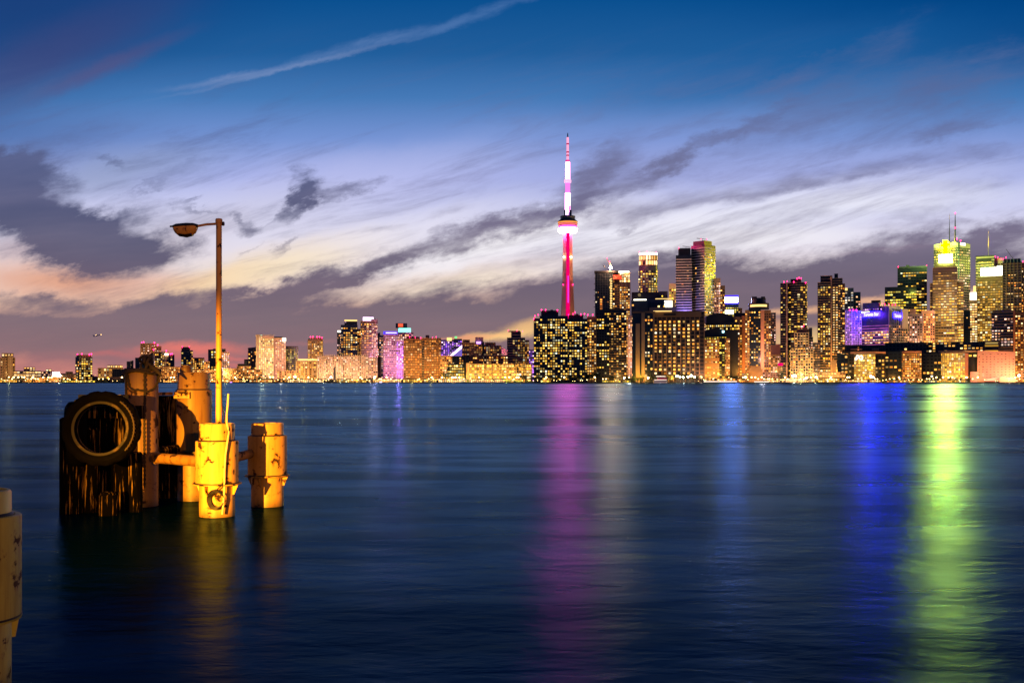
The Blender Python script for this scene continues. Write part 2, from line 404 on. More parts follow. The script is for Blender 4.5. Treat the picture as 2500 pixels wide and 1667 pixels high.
# ------------------------------------------------------------------ foreground materials
def paintmat(name, rgb, chip=.62, dirt=.5, rust=(.016, .008, .005)):
    m, nt, out = newmat(name)
    P = N(nt, 'ShaderNodeTexCoord').outputs['Object']
    geo = N(nt, 'ShaderNodeSeparateXYZ', {0: P})
    n1 = noise(nt, P, 3.1, 3, .5); n2 = noise(nt, P, 7.5, 5, .62); n3 = noise(nt, P, 70, 3, .6)
    st = N(nt, 'ShaderNodeMapping', {'Vector': P, 'Scale': (9, 9, .8)})
    n4 = noise(nt, st.outputs[0], 1.0, 4, .6)
    k = mth(nt, 'ADD', mth(nt, 'MULTIPLY', n1.outputs[0], .5), mth(nt, 'MULTIPLY', n2.outputs[0], .6))
    mask = maprange(nt, k, chip, chip + .012)
    edge = maprange(nt, k, chip - .05, chip)
    speck = maprange(nt, n3.outputs[0], .69, .72)
    base = mixc(nt, mth(nt, 'MULTIPLY', maprange(nt, n4.outputs[0], .45, .75), dirt), tuple(rgb) + (1,), (rgb[0] * .5, rgb[1] * .38, rgb[2] * .3, 1))
    base = mixc(nt, mth(nt, 'MULTIPLY', n2.outputs[0], .28), base, (rgb[0] * .55, rgb[1] * .5, rgb[2] * .45, 1))
    base = mixc(nt, mth(nt, 'MULTIPLY', edge, .6), base, (rgb[0] * .45, rgb[1] * .27, rgb[2] * .16, 1))
    rst = mixc(nt, n3.outputs[0], tuple(rust) + (1,), (rust[0] * 2.4, rust[1] * 1.8, rust[2] * 1.4, 1))
    c = mixc(nt, mth(nt, 'MAXIMUM', mask, mth(nt, 'MULTIPLY', speck, .7)), base, rst)
    # weed and slime where the waves wash the steel
    wash = maprange(nt, mth(nt, 'ADD', geo.outputs[2], mth(nt, 'MULTIPLY', n4.outputs[0], .25)), .10, .32, 1, 0)
    c = mixc(nt, mth(nt, 'MULTIPLY', wash, .75), c, (.03, .03, .012, 1))
    h = mth(nt, 'SUBTRACT', mth(nt, 'MULTIPLY', n2.outputs[0], .25), mth(nt, 'MULTIPLY', mask, .9))
    bp = N(nt, 'ShaderNodeBump', {'Height': h, 'Strength': .5, 'Distance': .006})
    ro = mixc(nt, mask, (.48, .48, .48, 1), (.9, .9, .9, 1))
    p = N(nt, 'ShaderNodeBsdfPrincipled', {'Base Color': c, 'Roughness': ro, 'Normal': bp.outputs[0]})
    nt.links.new(p.outputs[0], out.inputs[0]); return m
def timbermat():
    m, nt, out = newmat('tarred_timber')
    P = N(nt, 'ShaderNodeTexCoord').outputs['Object']
    st = N(nt, 'ShaderNodeMapping', {'Vector': P, 'Scale': (14, 14, .7)})
    n4 = noise(nt, st.outputs[0], 1.6, 6, .65)
    c = mixc(nt, maprange(nt, n4.outputs[0], .56, .64), (.0012, .0012, .002, 1), (.30, .19, .06, 1))  # tan streaks paint slivers of lamplight onto the dark timber
    bp = N(nt, 'ShaderNodeBump', {'Height': n4.outputs[0], 'Strength': .9, 'Distance': .03})
    p = N(nt, 'ShaderNodeBsdfPrincipled', {'Base Color': c, 'Roughness': .9, 'Specular IOR Level': .03, 'Normal': bp.outputs[0]})
    nt.links.new(p.outputs[0], out.inputs[0]); return m
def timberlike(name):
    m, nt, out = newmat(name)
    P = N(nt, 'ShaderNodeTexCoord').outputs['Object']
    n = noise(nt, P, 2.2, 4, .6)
    c = mixc(nt, maprange(nt, n.outputs[0], .48, .60), (.002, .002, .002, 1), (.11, .075, .03, 1))  # tan patches paint the lamplight caught on the tyre's inner rim
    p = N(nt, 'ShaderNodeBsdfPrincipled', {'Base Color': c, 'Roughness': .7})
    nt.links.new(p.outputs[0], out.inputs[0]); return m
def rubbermat():
    m, nt, out = newmat('old_rubber')
    P = N(nt, 'ShaderNodeTexCoord').outputs['Object']
    n = noise(nt, P, 9, 5, .6)
    c = mixc(nt, n.outputs[0], (.0012, .0012, .0018, 1), (.004, .004, .004, 1))
    bp = N(nt, 'ShaderNodeBump', {'Height': n.outputs[0], 'Strength': .5, 'Distance': .02})
    p = N(nt, 'ShaderNodeBsdfPrincipled', {'Base Color': c, 'Roughness': .8, 'Specular IOR Level': .03, 'Normal': bp.outputs[0]})
    nt.links.new(p.outputs[0], out.inputs[0]); return m
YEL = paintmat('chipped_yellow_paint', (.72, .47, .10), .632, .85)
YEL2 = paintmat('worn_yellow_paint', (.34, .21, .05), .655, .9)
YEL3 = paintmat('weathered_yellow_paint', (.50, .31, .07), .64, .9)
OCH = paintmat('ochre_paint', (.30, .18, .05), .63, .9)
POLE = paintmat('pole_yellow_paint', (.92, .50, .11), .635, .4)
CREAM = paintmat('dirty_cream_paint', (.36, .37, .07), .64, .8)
TIM = timbermat(); RUB = rubbermat()
ROPE = wallmat('wet_rope', (.035, .028, .022), .9, .6, 30)
BLK = wallmat('black_cable', (.012, .012, .013), .5, .3, 10)
TAN = wallmat('tyre_bead_steel', (.05, .036, .016), .6, .5, 12)
BEAD = timberlike('lit_bead')
CONDW = wallmat('pale_conduit', (.62, .55, .33), .5, .35, 9)

def pile_parts(root, X, Y, ztop, zc0, zc1, mat, rp=.31, rc=.373, collar=True, gus=4, name='steel_pile', a0=.35, fl=.06):
    b = MB()
    b.lathe([(rp * .98, -3), (rp, -.2), (rp, ztop - .02), (rp - .012, ztop), (rp - .03, ztop), (rp - .03, ztop - .015)], (X, Y, 0), 40)
    p = b.build(name, mat, root, True)
    if collar:
        b = MB()
        b.lathe([(rp + .003, zc0 + .013), (rc, zc0 + .013), (rc, zc1 - .008), (rc - .008, zc1), (rp + .028, zc1), (rp + .028, zc1 - .05), (rp + .003, zc1 - .05)], (X, Y, 0), 44)
        b.build('collar', mat, p, True)
        b = MB(); b.lathe([(rp + .002, zc1 - .03), (rp + .02, zc1 - .012), (rp + .02, zc1 + .006), (rp + .002, zc1 + .022)], (X, Y, 0), 44); b.build('joint_seal', BLK, p, True)
        b = MB(); b.lathe([(rp + .004, zc0 - .003), (rc + fl * .6, zc0 - .003), (rc + fl * .6, zc0 + .012), (rp + .004, zc0 + .012)], (X, Y, 0), 44); b.build('gap_shade_ring', BLK, p, True)  # black ring standing in for the shaded gap under the collar
        b = MB(); b.lathe([(rp + .003, zc0 - .022), (rc + fl - .005, zc0 - .022), (rc + fl, zc0 - .004), (rp + .003, zc0 - .004)], (X, Y, 0), 44)
        b.build('flange', mat, p, True)
        for k in range(gus):
            a = a0 + 2 * math.pi * k / gus
            d = Vector((math.cos(a), math.sin(a), 0)); t = Vector((-d.y, d.x, 0)) * .009
            c = Vector((X, Y, 0))
            tri = [c + d * (rp + .004) + Vector((0, 0, zc0 - .024)), c + d * (rc + fl - .01) + Vector((0, 0, zc0 - .024)),
                   c + d * (rp + .035) + Vector((0, 0, zc0 - .2)), c + d * (rp + .004) + Vector((0, 0, zc0 - .2))]
            b = MB(); b.add([v - t for v in tri] + [v + t for v in tri],
                            [(0, 1, 2, 3), (7, 6, 5, 4), (0, 4, 5, 1), (1, 5, 6, 2), (2, 6, 7, 3), (3, 7, 4, 0)])
            b.build('gusset', mat, p)
    return p

# ---- the dolphin of steel piles
DR = thing('mooring_dolphin', (xz(400, 19.5), 19.5, 0), 'cluster of chipped yellow steel mooring piles tied by pipes in the lake', 'mooring')
AX, AY = xz(530, 18.5), 18.5
BX, BY = xz(653, 20), 20.0
CX, CY = xz(346, 20), 20.0
DX, DY = xz(473, 21), 21.0
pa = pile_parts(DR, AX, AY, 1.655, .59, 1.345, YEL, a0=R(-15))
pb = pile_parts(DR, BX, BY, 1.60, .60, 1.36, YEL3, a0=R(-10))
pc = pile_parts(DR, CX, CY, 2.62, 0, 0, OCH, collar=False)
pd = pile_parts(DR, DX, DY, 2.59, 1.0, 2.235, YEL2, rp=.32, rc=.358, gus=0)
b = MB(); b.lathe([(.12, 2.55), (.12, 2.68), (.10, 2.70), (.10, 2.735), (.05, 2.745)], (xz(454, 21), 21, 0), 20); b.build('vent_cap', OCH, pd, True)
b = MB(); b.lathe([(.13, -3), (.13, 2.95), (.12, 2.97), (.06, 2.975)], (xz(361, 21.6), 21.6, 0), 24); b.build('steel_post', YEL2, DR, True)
# brace pipes and their weld collars
b = MB(); b.tube([(xz(378, 19.6), 19.62, .955), (xz(380, 19.6), 19.6, .955), (AX - .2, AY + .1, .955)], .1, 20); br = b.build('brace_pipe', OCH, DR, True)
b = MB(); b.lathe([(.1, 0), (.125, 0), (.125, .03), (.1, .03)], n=20, M=Matrix.Translation((xz(381, 19.58), 19.58, .955)) @ Vector((1, -.25, 0)).to_track_quat('Z', 'Y').to_matrix().to_4x4()); b.build('pipe_end_ring', OCH, br, True)
b = MB(); b.tube([(AX + .2, AY + .1, 1.01), (BX - .25, BY - .1, 1.03)], .088, 20); b.build('brace_pipe', OCH, DR, True)
b = MB(); b.tube([(CX + .25, CY + .1, 1.05), (DX - .2, DY - .1, 1.05)], .09, 16); b.build('brace_pipe', TIM, DR, True)
# beam between the two tall piles; bright plate paints the lit collar band
b = MB(); b.obox((CX + .29, CY + .10, 2.135), (DX - CX - .6, .55, 0), (-.04, .05, 0), (0, 0, .06)); b.build('tie_beam', OCH, DR)
b = MB(); b.box(xz(425, 20.6), xz(463, 20.6), 20.58, 20.62, 2.07, 2.2); b.build('lit_band_plate', YEL, DR)
# dark timber fender piles and walings
for px, D, r, zt in ((176, 18.9, .215, 1.75), (222, 19.0, .14, 1.55), (262, 19.6, .2, 1.9), (302, 19.5, .17, 1.8), (330, 19.1, .13, 1.1), (404, 21.4, .22, 2.08), (440, 21.8, .2, 1.3)):
    b = MB(); b.lathe([(r * 1.04, -3), (r * 1.02, .4), (r, zt - .03), (r * .8, zt), (r * .3, zt + .005)], (xz(px, D), D, 0), 22)
    b.build('timber_pile', TIM, DR, True)
for px in (196, 222, 248, 274, 300, 326):
    b = MB(); b.box(xz(px, 20.1), xz(px + 25, 20.1), 20.07, 20.15, .75, 2.02); b.build('fender_plank', TIM, DR)
b = MB(); b.box(xz(388, 20.9), xz(433, 20.9), 20.86, 20.98, .2, 2.12); b.build('fender_plank', TIM, DR)  # dark plate standing in for the shaded mass between the piles
b = MB(); b.lathe([(.175, -3), (.17, .36), (.13, .42), (.04, .43)], (xz(266, 18.6), 18.6, 0), 20); b.build('pile_stub', TIM, DR, True)
b = MB(); b.box(xz(193, 19.4), xz(305, 19.4), 19.36, 19.58, 2.06, 2.16); b.build('waling_beam', CREAM, DR)
b = MB(); b.box(xz(193, 19.4), xz(340, 19.4), 19.30, 19.62, 1.72, 1.95); b.build('waling_beam', TIM, DR)
b = MB(); b.box(xz(330, 19.4), xz(347, 19.4), 19.25, 19.42, .35, 1.0); b.build('fender_plank', OCH, DR)
b = MB(); b.tube([(xz(188, 19.2) + .06 * math.cos(t), 19.2, zz(986, 19.2) + .075 * math.sin(t)) for t in [k * math.pi / 8 for k in range(16)]], .017, 8, True)
b.build('mooring_ring', CREAM, DR, True)

# ---- tyres hung as fenders
def tyre(px, py, D, yaw, pitch, Ro, Ri, wd, label, beads):
    loc = at(px, py, D)
    t = thing('tyre_fender', loc, label, 'tyre', 'tyres hung on the mooring dolphin')
    Mx = Matrix.Translation(loc) @ Matrix.Rotation(R(yaw), 4, 'Z') @ Matrix.Rotation(R(90 + pitch), 4, 'X')
    h = wd / 2; c = Ri + (Ro - Ri) * .55
    prof = [(Ri, -h * .55), (Ri + .03, -h * .75), (c, -h), (Ro - .06, -h * .86), (Ro - .01, -h * .62), (Ro, -h * .3), (Ro, h * .3), (Ro - .01, h * .62), (Ro - .06, h * .86), (c, h), (Ri + .03, h * .75), (Ri, h * .55)]
    # tread blocks cut in the outer band
    b = MB(); n = 64; vs = []; fs = []
    for j, (r, z) in enumerate(prof):
        for k in range(n):
            a = 2 * math.pi * k / n
            rr = r - (.018 if 3 < j < 8 and k % 4 == 0 else 0)
            vs.append(Mx @ Vector((rr * math.cos(a), rr * math.sin(a), z)))
    m = len(prof)
    for j in range(m):
        j2 = (j + 1) % m
        for k in range(n):
            k2 = (k + 1) % n; fs.append((j * n + k, j * n + k2, j2 * n + k2, j2 * n + k))
    b.add(vs, [f[::-1] for f in fs]); b.build('tread', RUB, t, True)
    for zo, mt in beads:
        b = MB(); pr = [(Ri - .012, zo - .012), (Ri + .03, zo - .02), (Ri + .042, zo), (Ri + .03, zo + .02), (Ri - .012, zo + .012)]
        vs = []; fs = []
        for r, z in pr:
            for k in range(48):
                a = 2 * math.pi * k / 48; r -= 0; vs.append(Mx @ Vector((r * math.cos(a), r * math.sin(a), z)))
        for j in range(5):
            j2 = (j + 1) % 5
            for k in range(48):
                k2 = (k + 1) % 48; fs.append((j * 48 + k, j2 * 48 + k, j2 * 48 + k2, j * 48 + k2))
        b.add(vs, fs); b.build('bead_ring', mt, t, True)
    return t, Mx
ty, Mx = tyre(249, 1046, 18.35, 9, -3, .67, .45, .36, 'big black tyre facing the viewer with inner rim coloured as lit', ((.135, BEAD), (-.125, BEAD)))
tyre(183, 1062, 18.95, -64, 0, .62, .38, .34, 'black tyre seen edge on behind the big facing one', ())
# lashing wound round the right side of the big tyre
b = MB()
for k in range(15):
    a = R(-38 + k * 6.2)
    ring = []
    for q in range(10):
        f = 2 * math.pi * q / 10
        ring.append(Mx @ Vector(((.585 + .02 * math.cos(f)) * math.cos(a) + .012 * math.sin(f) * -math.sin(a), (.585 + .02 * math.cos(f)) * math.sin(a) + .012 * math.sin(f) * math.cos(a), .175 + .03 * math.sin(f * 1.0))))
    b.tube(ring, .009, 6, True)
b.tube([Mx @ Vector((.585 * math.cos(R(-42 + q * 4)), .585 * math.sin(R(-42 + q * 4)), .195)) for q in range(25)], .014, 8)
tag(b.build('chain', TAN, None, True), 'short chain lying along the right side of the big tyre', 'chain')

# ---- ropes on the tall left pile
def onC(px, py, off=.018, r=.31):
    dx = xz(px, 19.7) - CX; dx = max(-r - off, min(r + off, dx))
    y = CY - math.sqrt(max(0, (r + off) ** 2 - dx * dx))
    return Vector((CX + dx, y, zz(py, 19.75)))
def twist(b, pts, r):
    """laid rope: two strands wound round each other"""
    P2 = []
    for i in range(len(pts) - 1):
        n = max(2, int((pts[i + 1] - pts[i]).length / .02))
        P2 += [pts[i].lerp(pts[i + 1], q / n) for q in range(n)]
    P2.append(pts[-1])
    for ph in (0, math.pi):
        b.tube([p + Vector((math.cos(i * .8 + ph), math.sin(i * .8 + ph) * .6, math.sin(i * .8 + ph) * .8)) * r * .5 for i, p in enumerate(P2)], r * .62, 6)
rt = thing('mooring_rope', (CX, CY, 2.6), 'dark knotted rope lashed round the top of a tall yellow pile', 'rope')
b = MB()
twist(b, [Vector((CX + .335 * math.cos(t), CY + .335 * math.sin(t), 2.59 + .03 * math.sin(3 * t))) for t in [k * math.pi / 14 for k in range(29)]], .034)
twist(b, [Vector((CX + .30 * math.cos(t), CY + .30 * math.sin(t), 2.635)) for t in [k * math.pi / 14 for k in range(29)]], .032)
b.build('lashing', ROPE, rt, True)
b = MB()
twist(b, [onC(353, y) for y in (905, 925, 945, 965, 985)] + [Vector((xz(352, 19.6), 19.62, zz(y, 19.6))) for y in (1010, 1060, 1110, 1150, 1188)], .026)
b.build('hanging_end', ROPE, rt, True)
b = MB(); twist(b, [onC(306, y) for y in (905, 920, 940, 968)], .024); b.build('hanging_end', ROPE, rt, True)
b = MB(); twist(b, [onC(309, 908), onC(313, 928), onC(317, 944), onC(326, 951), onC(338, 951), onC(351, 954)], .024); b.build('loop', ROPE, rt, True)
b = MB(); twist(b, [onC(382, 908), onC(377, 930), onC(370, 948), onC(360, 955), onC(352, 956)], .024); b.build('loop', ROPE, rt, True)
b = MB()
rk = random.Random(5)
for k in range(9):
    c = Vector((xz(362 + rk.uniform(-14, 12), 19.9), 19.9 + rk.uniform(-.12, .12), zz(888 + rk.uniform(-12, 8), 19.9)))
    ax = Vector((rk.uniform(-1, 1), rk.uniform(-.6, .6), rk.uniform(-.5, .5))).normalized(); u = ax.orthogonal().normalized(); v = ax.cross(u)
    rr = rk.uniform(.06, .13)
    b.tube([c + (u * math.cos(t) * rr + v * math.sin(t) * rr * .7) for t in [q * math.pi / 7 for q in range(14)]], .026, 7, True)
b.tube([Vector((xz(372, 19.8), 19.8, zz(896, 19.8))), Vector((xz(384, 19.7), 19.7, zz(905, 19.7))), Vector((xz(394, 19.65), 19.65, zz(917, 19.65)))], [.05, .04, .02], 8)
b.build('knot', ROPE, rt, True)

# ---- lamp post on the front pile
PX, PY_ = xz(534.5, 18.5), 18.5
lp = thing('lamp_post', (PX, PY_, 1.655), 'tall chipped yellow pipe lamp post standing on a mooring pile', 'lamp post')
b = MB(); b.lathe([(.056, 1.64), (.053, 2.2), (.051, 5.26), (.05, 5.27)], (PX, PY_, 0), 24); b.build('pole', POLE, lp, True)
b = MB(); b.lathe([(.09, 1.642), (.09, 1.662), (.06, 1.668)], (PX, PY_, 0), 24); b.build('base_plate', POLE, lp, True)
b = MB(); b.lathe([(.05, 5.25), (.062, 5.255), (.062, 5.31), (.052, 5.325), (.03, 5.33)], (PX, PY_, 0), 24); b.build('cap', POLE, lp, True)
za = zz(548, 18.5)
b = MB(); b.tube([(PX - .04, PY_, za + .01), (PX - .22, PY_, za), (xz(476, 18.5), PY_, za - .04)], .022, 12)
b.tube([(PX - .05, PY_, za + .01), (PX + .085, PY_, za + .012)], .03, 12); arm = b.build('arm', POLE, lp, True)
b = MB(); b.lathe([(.038, 0), (.038, .035), (.02, .04)], n=6, M=Matrix.Translation((PX + .06, PY_, za + .012)) @ Matrix.Rotation(R(90), 4, 'Y')); b.build('bolt', BLK, arm)
# luminaire: long shell over a deep bowl
def loft(stations, n=20, half=None):
    vs = []; fs = []
    for x, zc, rt_, rb, wy in stations:
        for k in range(n):
            a = 2 * math.pi * k / n; s = math.sin(a)
            vs.append((x, PY_ + wy * math.cos(a), zc + (rt_ if s > 0 else rb) * s))
    m = len(stations)
    for j in range(m - 1):
        for k in range(n):
            k2 = (k + 1) % n; fs.append((j * n + k, j * n + k2, (j + 1) * n + k2, (j + 1) * n + k))
    fs.append(tuple(range(n))[::-1]); fs.append(tuple(range((m - 1) * n, m * n)))
    return vs, fs
X = lambda p: xz(p, 18.5)
Zq = lambda p: zz(p, 18.5)
b = MB(); vs, fs = loft([(X(484), Zq(551), .02, .02, .035), (X(481), Zq(552), .035, .03, .07), (X(472), Zq(551.5), .05, .035, .1), (X(455), Zq(552), .055, .03, .12), (X(432), Zq(553.5), .05, .025, .125), (X(424), Zq(554.5), .03, .02, .1)])
b.add(vs, fs); b.tube([(X(428), PY_, Zq(552.5)), (X(415), PY_, Zq(553))], .016, 8); hd = b.build('lamp_head', BLK, lp, True)
b = MB(); vs, fs = loft([(X(481), Zq(553), .005, .06, .06), (X(477), Zq(553), .01, .125, .09), (X(466), Zq(553.5), .01, .17, .11), (X(452), Zq(554), .01, .185, .118), (X(438), Zq(555), .01, .165, .115), (X(428), Zq(555.5), .01, .1, .1), (X(424), Zq(556), .005, .04, .06)])
b.add(vs, fs); b.build('lamp_bowl', POLE, hd, True)
b = MB(); vs, fs = loft([(X(470), Zq(571), .008, .04, .075), (X(455), Zq(574), .008, .045, .09), (X(440), Zq(572), .008, .04, .085), (X(433), Zq(569), .005, .02, .05)])
b.add(vs, fs); b.build('lamp_rim', BLK, hd, True)

# ---- cable, conduit and coiled hose on the front pile
def onA(px, py, off=.02, r=.373):
    dx = xz(px, 18.13) - AX; y = AY - math.sqrt(max(0, (r + off) ** 2 - min(dx * dx, (r + off) ** 2)))
    return Vector((AX + dx, y, zz(py, y)))
b = MB()
pts = [(541, 900), (541, 960), (542, 990), (546, 1010), (549, 1030)]
P3 = [Vector((xz(a, 18.44), 18.44, zz(c, 18.44))) for a, c in pts] + [onA(549.5, 1040, .02, .31), onA(550, 1070, .02, .33), onA(549, 1120), onA(547, 1170, .03), onA(540, 1185, .03), onA(520, 1205, .02), onA(505, 1213, .02, .32)]
b.tube(P3, .011, 8)
tag(b.build('power_cable', BLK, None, True), 'thin black cable running down the lamp post onto the pile', 'cable')
b = MB()
P3 = [(554.5, 961), (553.5, 985), (551.5, 1010), (551, 1030), (553, 1040), (555.5, 1055), (553, 1080), (549.5, 1110), (547.5, 1150), (546.5, 1190), (545, 1225), (542, 1255)]
b.tube([onA(a, c, .045, .373 if 1060 < c < 1180 else .36) for a, c in P3], .0185, 10)
cd = tag(b.build('conduit', CONDW, None, True), 'bent pale conduit pipe rising up the front of the yellow pile', 'pipe')
for q, (a, c) in enumerate(((555, 1048), (547, 1182))):
    b = MB(); p = onA(a, c, .03, .37); b.lathe([(.028, -.025), (.028, .025)], p, 10); b.build('coupling', BLK, cd, True)
b = MB()
cc = onA(525, 1219, .02, .31)
for k in range(4):
    rr = .155 - .012 * k
    b.tube([cc + Vector((math.cos(t) * rr + .012 * k, -.03 - .012 * k + .045 * (math.cos(t)) ** 2, math.sin(t) * rr * 1.12)) for t in [q * math.pi / 16 for q in range(32)]], .0125, 7, True)
tag(b.build('cable_coil', BLK, None, True), 'coil of black cable hanging on the lower yellow pile', 'cable')

# ---- near pile at the left edge
HX, HY = xz(-75, 8.1), 8.1
HR = thing('mooring_pile', (HX, HY, 0), 'near yellow steel pile with wide collar cut by the left edge', 'mooring')
pile_parts(HR, HX, HY, 1.545, .55, 1.35, CREAM, rp=.30, a0=R(-80), gus=3, fl=.005)

# ---- lamps of the ferry dock behind the viewer that light the piles
def spot(name, loc, tgt, rgb, en, size, blend, rad):
    l = bpy.data.lights.new(name, 'SPOT'); l.energy = en; l.color = rgb; l.spot_size = R(size); l.spot_blend = blend; l.shadow_soft_size = rad
    o = bpy.data.objects.new(name, l); COL.objects.link(o); o.location = loc
    o.rotation_euler = (Vector(tgt) - Vector(loc)).to_track_quat('-Z', 'Y').to_euler()
spot('dock_lamp_yellow', (-12.9, -20.8, 4.9), (AX + .3, AY, .75), (1, .37, .02), LSET['a'], 9.5, 1.0, .10)
spot('dock_lamp_orange', (9, -16, 6.5), (AX - .8, AY, 2.4), (1, .36, .04), LSET['b'], 30, .8, .12)
# ------------------------------------------------------------------ the city across the water
PXM = lambda D: D / F       # metres per picture pixel at distance D
class Bld:
    def __init__(s, name, label, px, D, cat='building', group=None):
        s.D = D
        s.root = thing(name, (xz(px, D), D, GZ), label, cat, group)
        s.faces = []; s.count = 0
    # footprints -> list of (x, y), counter-clockwise seen from above, near edges first
    def foot(s, x0, x1, dz=0, kind='face', xc=None, th=34, depth=None):
        D = s.D + dz; k = PXM(D)
        u = ((x0 + x1) / 2 - 1250) / F; nn = math.hypot(u, 1)
        r = Vector((1, -u)) / nn; back = Vector((u, 1)) / nn
        c = Vector((xz((x0 + x1) / 2, D), D)); w = (x1 - x0) * k / nn * (1 + u * u)
        w = (x1 - x0) * k / nn if False else (x1 - x0) * k
        # width seen along the line of sight
        w = (x1 - x0) * k / math.sqrt(1 + u * u) * 1.0
        if kind == 'face':
            dp = depth or max(14, min(34, w * .8))
            a = c - r * w / 2; b_ = c + r * w / 2
            return [a, b_, b_ + back * dp, a + back * dp], [0]
        if kind == 'corner':
            t = R(th)
            w1 = (xc - x0) / (x1 - x0) * w / math.cos(t); w2 = (x1 - xc) / (x1 - x0) * w / math.sin(t)
            cc = c - r * w / 2 + r * w * (xc - x0) / (x1 - x0)
            dl = -r * math.cos(t) + back * math.sin(t); dr = r * math.sin(t) + back * math.cos(t)
            A = cc + dl * w1; Bq = cc + dr * w2
            return [A, cc, Bq, Bq + dl * w1], [0, 1]
        if kind == 'round':
            n = 10; dp = (depth or w * .6)
            pts = []
            for i in range(n + 1):
                a = math.pi * i / n
                pts.append(c - r * (w / 2) * math.cos(a) - back * dp * .5 * math.sin(a) + back * dp * .5)
            pts += [c + r * w / 2 + back * dp, c - r * w / 2 + back * dp]
            return pts, list(range(n))
    def body(s, x0, x1, yt, yb=None, mat='navy', part='body', dz=0, kind='face', xc=None, th=34, depth=None, slope=0, win=None, slab=None, fin=None, parent=None):
        D = s.D + dz; z1 = zz(yt, D); z0 = GZ if yb is None else zz(yb, D)
        P, vis = s.foot(x0, x1, dz, kind, xc, th, depth)
        b = MB(); b.prism([(p.x, p.y) for p in P], z0, z1)
        if slope:
            for i in range(len(P)):
                if i in (1, 2): b.v[len(P) + i].z -= slope * PXM(D)
        m = M[mat] if isinstance(mat, str) else mat
        o = b.build(part, m, parent or s.root)
        F_ = []
        for i in vis:
            a = Vector((P[i].x, P[i].y, 0)); c = Vector((P[(i + 1) % len(P)].x, P[(i + 1) % len(P)].y, 0))
            d = (c - a); Wd = d.length; d.normalize(); n = Vector((d.y, -d.x, 0))
            F_.append((a, d, n, Wd, z0, z1))
        k = PXM(D)
        if slab: s.slabs(F_, k, parent or s.root, **slab)
        if fin: s.fins(F_, k, parent or s.root, **fin)
        if win:
            for ww in (win if isinstance(win, list) else [win]): s.windows(F_, k, **ww)
        return o
    def slabs(s, F_, k, parent, ch=5, mat='grey', th=.25, out=.7, name='balcony_slabs', only=None, z_in=(0, 1)):
        b = MB()
        for i, (a, d, n, Wd, z0, z1) in enumerate(F_):
            if only is not None and i not in only: continue
            zz0 = z0 + (z1 - z0) * z_in[0]; zz1 = z0 + (z1 - z0) * z_in[1]
            h = ch * k; nf = max(1, int((zz1 - zz0) / h)); h = (zz1 - zz0) / nf
            for j in range(1, nf + 1):
                z = zz0 + j * h - h * th * .5
                b.obox(a - d * .15 + n * .02 + Vector((0, 0, z - h * th / 2)), d * (Wd + .3), n * out, (0, 0, h * th))
        if b.v: b.build(name, M[mat] if isinstance(mat, str) else mat, parent)
    def fins(s, F_, k, parent, cw=6, mat='grey', th=.25, out=.9, name='wall_piers', only=None, top=0):
        b = MB()
        for i, (a, d, n, Wd, z0, z1) in enumerate(F_):
            if only is not None and i not in only: continue
            w = cw * k; nf = max(1, round(Wd / w)); w = Wd / nf
            for j in range(nf + 1):
                b.obox(a + d * (j * w - w * th / 2) + n * .03 + Vector((0, 0, z0)), d * (w * th), n * out, (0, 0, z1 - z0 + top))
        if b.v: b.build(name, M[mat] if isinstance(mat, str) else mat, parent)
    def windows(s, F_, k, cw=5, ch=5, fw=.7, fh=.55, p=.5, mat='warm', ind=False, run=0, x_in=(0, 1), z_in=(.03, .96), only=None, runrow=0, out=.12, rows=None, name='window'):
        """lit windows, each a shallow glowing box standing in its floor and bay; run = chance that the neighbour is lit too"""
        cells = []; dark = []
        for i, (a, d, n, Wd, z0, z1) in enumerate(F_):
            if only is not None and i not in only: continue
            zz0 = z0 + (z1 - z0) * z_in[0]; zz1 = z0 + (z1 - z0) * z_in[1]
            xx0 = Wd * x_in[0]; xx1 = Wd * x_in[1]
            if xx1 - xx0 < .8: continue
            nx = max(1, round((xx1 - xx0) / (cw * k))); nz = max(1, round((zz1 - zz0) / (ch * k)))
            w = (xx1 - xx0) / nx; h = (zz1 - zz0) / nz
            for r_ in range(nz):
                rowlit = rng.random() < runrow
                lit = False
                for c in range(nx):
                    q = min(.97, p * 1.15) if not rowlit else .95
                    if run and lit: q = q + (1 - q) * run
                    elif run: q = q * (1 - run * .55)
                    lit = rng.random() < q
                    (cells if lit else dark).append((a + d * (xx0 + (c + .5) * w), d, n, zz0 + (r_ + .5) * h, w * fw * rng.uniform(.75, 1), h * fh * rng.uniform(.8, 1)))
        mt = W[mat] if isinstance(mat, str) else mat
        if dark:
            b = MB()
            for (c, d, n, z, w, h) in dark:
                o = c + n * (out - .22) - d * w / 2; o = Vector((o.x, o.y, z - h / 2)); b.obox(o, d * w, n * .3, (0, 0, h))
            tag(b.build('unlit_window', M['glass'], s.root), kind='stuff')
        rng.shuffle(cells)
        nind = min(len(cells), 100 - s.count) if ind else 0
        if nind > 0:
            me = unit_window(mt)
            for (c, d, n, z, w, h) in cells[:nind]:
                o = bpy.data.objects.new(name, me); COL.objects.link(o); o.parent = s.root
                o.matrix_local = Matrix.Translation(Vector((c.x, c.y, z)) + n * out - WLOC[s.root.name]) @ Matrix(((d.x, n.x, 0, 0), (d.y, n.y, 0, 0), (0, 0, 1, 0), (0, 0, 0, 1))) @ Matrix.Diagonal((w, .3, h, 1))
                s.count += 1
        rest = cells[nind:]
        if rest:
            b = MB()
            for (c, d, n, z, w, h) in rest:
                o = c + n * (out - .15) - d * w / 2; o = Vector((o.x, o.y, z - h / 2))
                b.obox(o, d * w, n * .3, (0, 0, h))
            tag(b.build('lit_window', mt, s.root), kind='stuff')
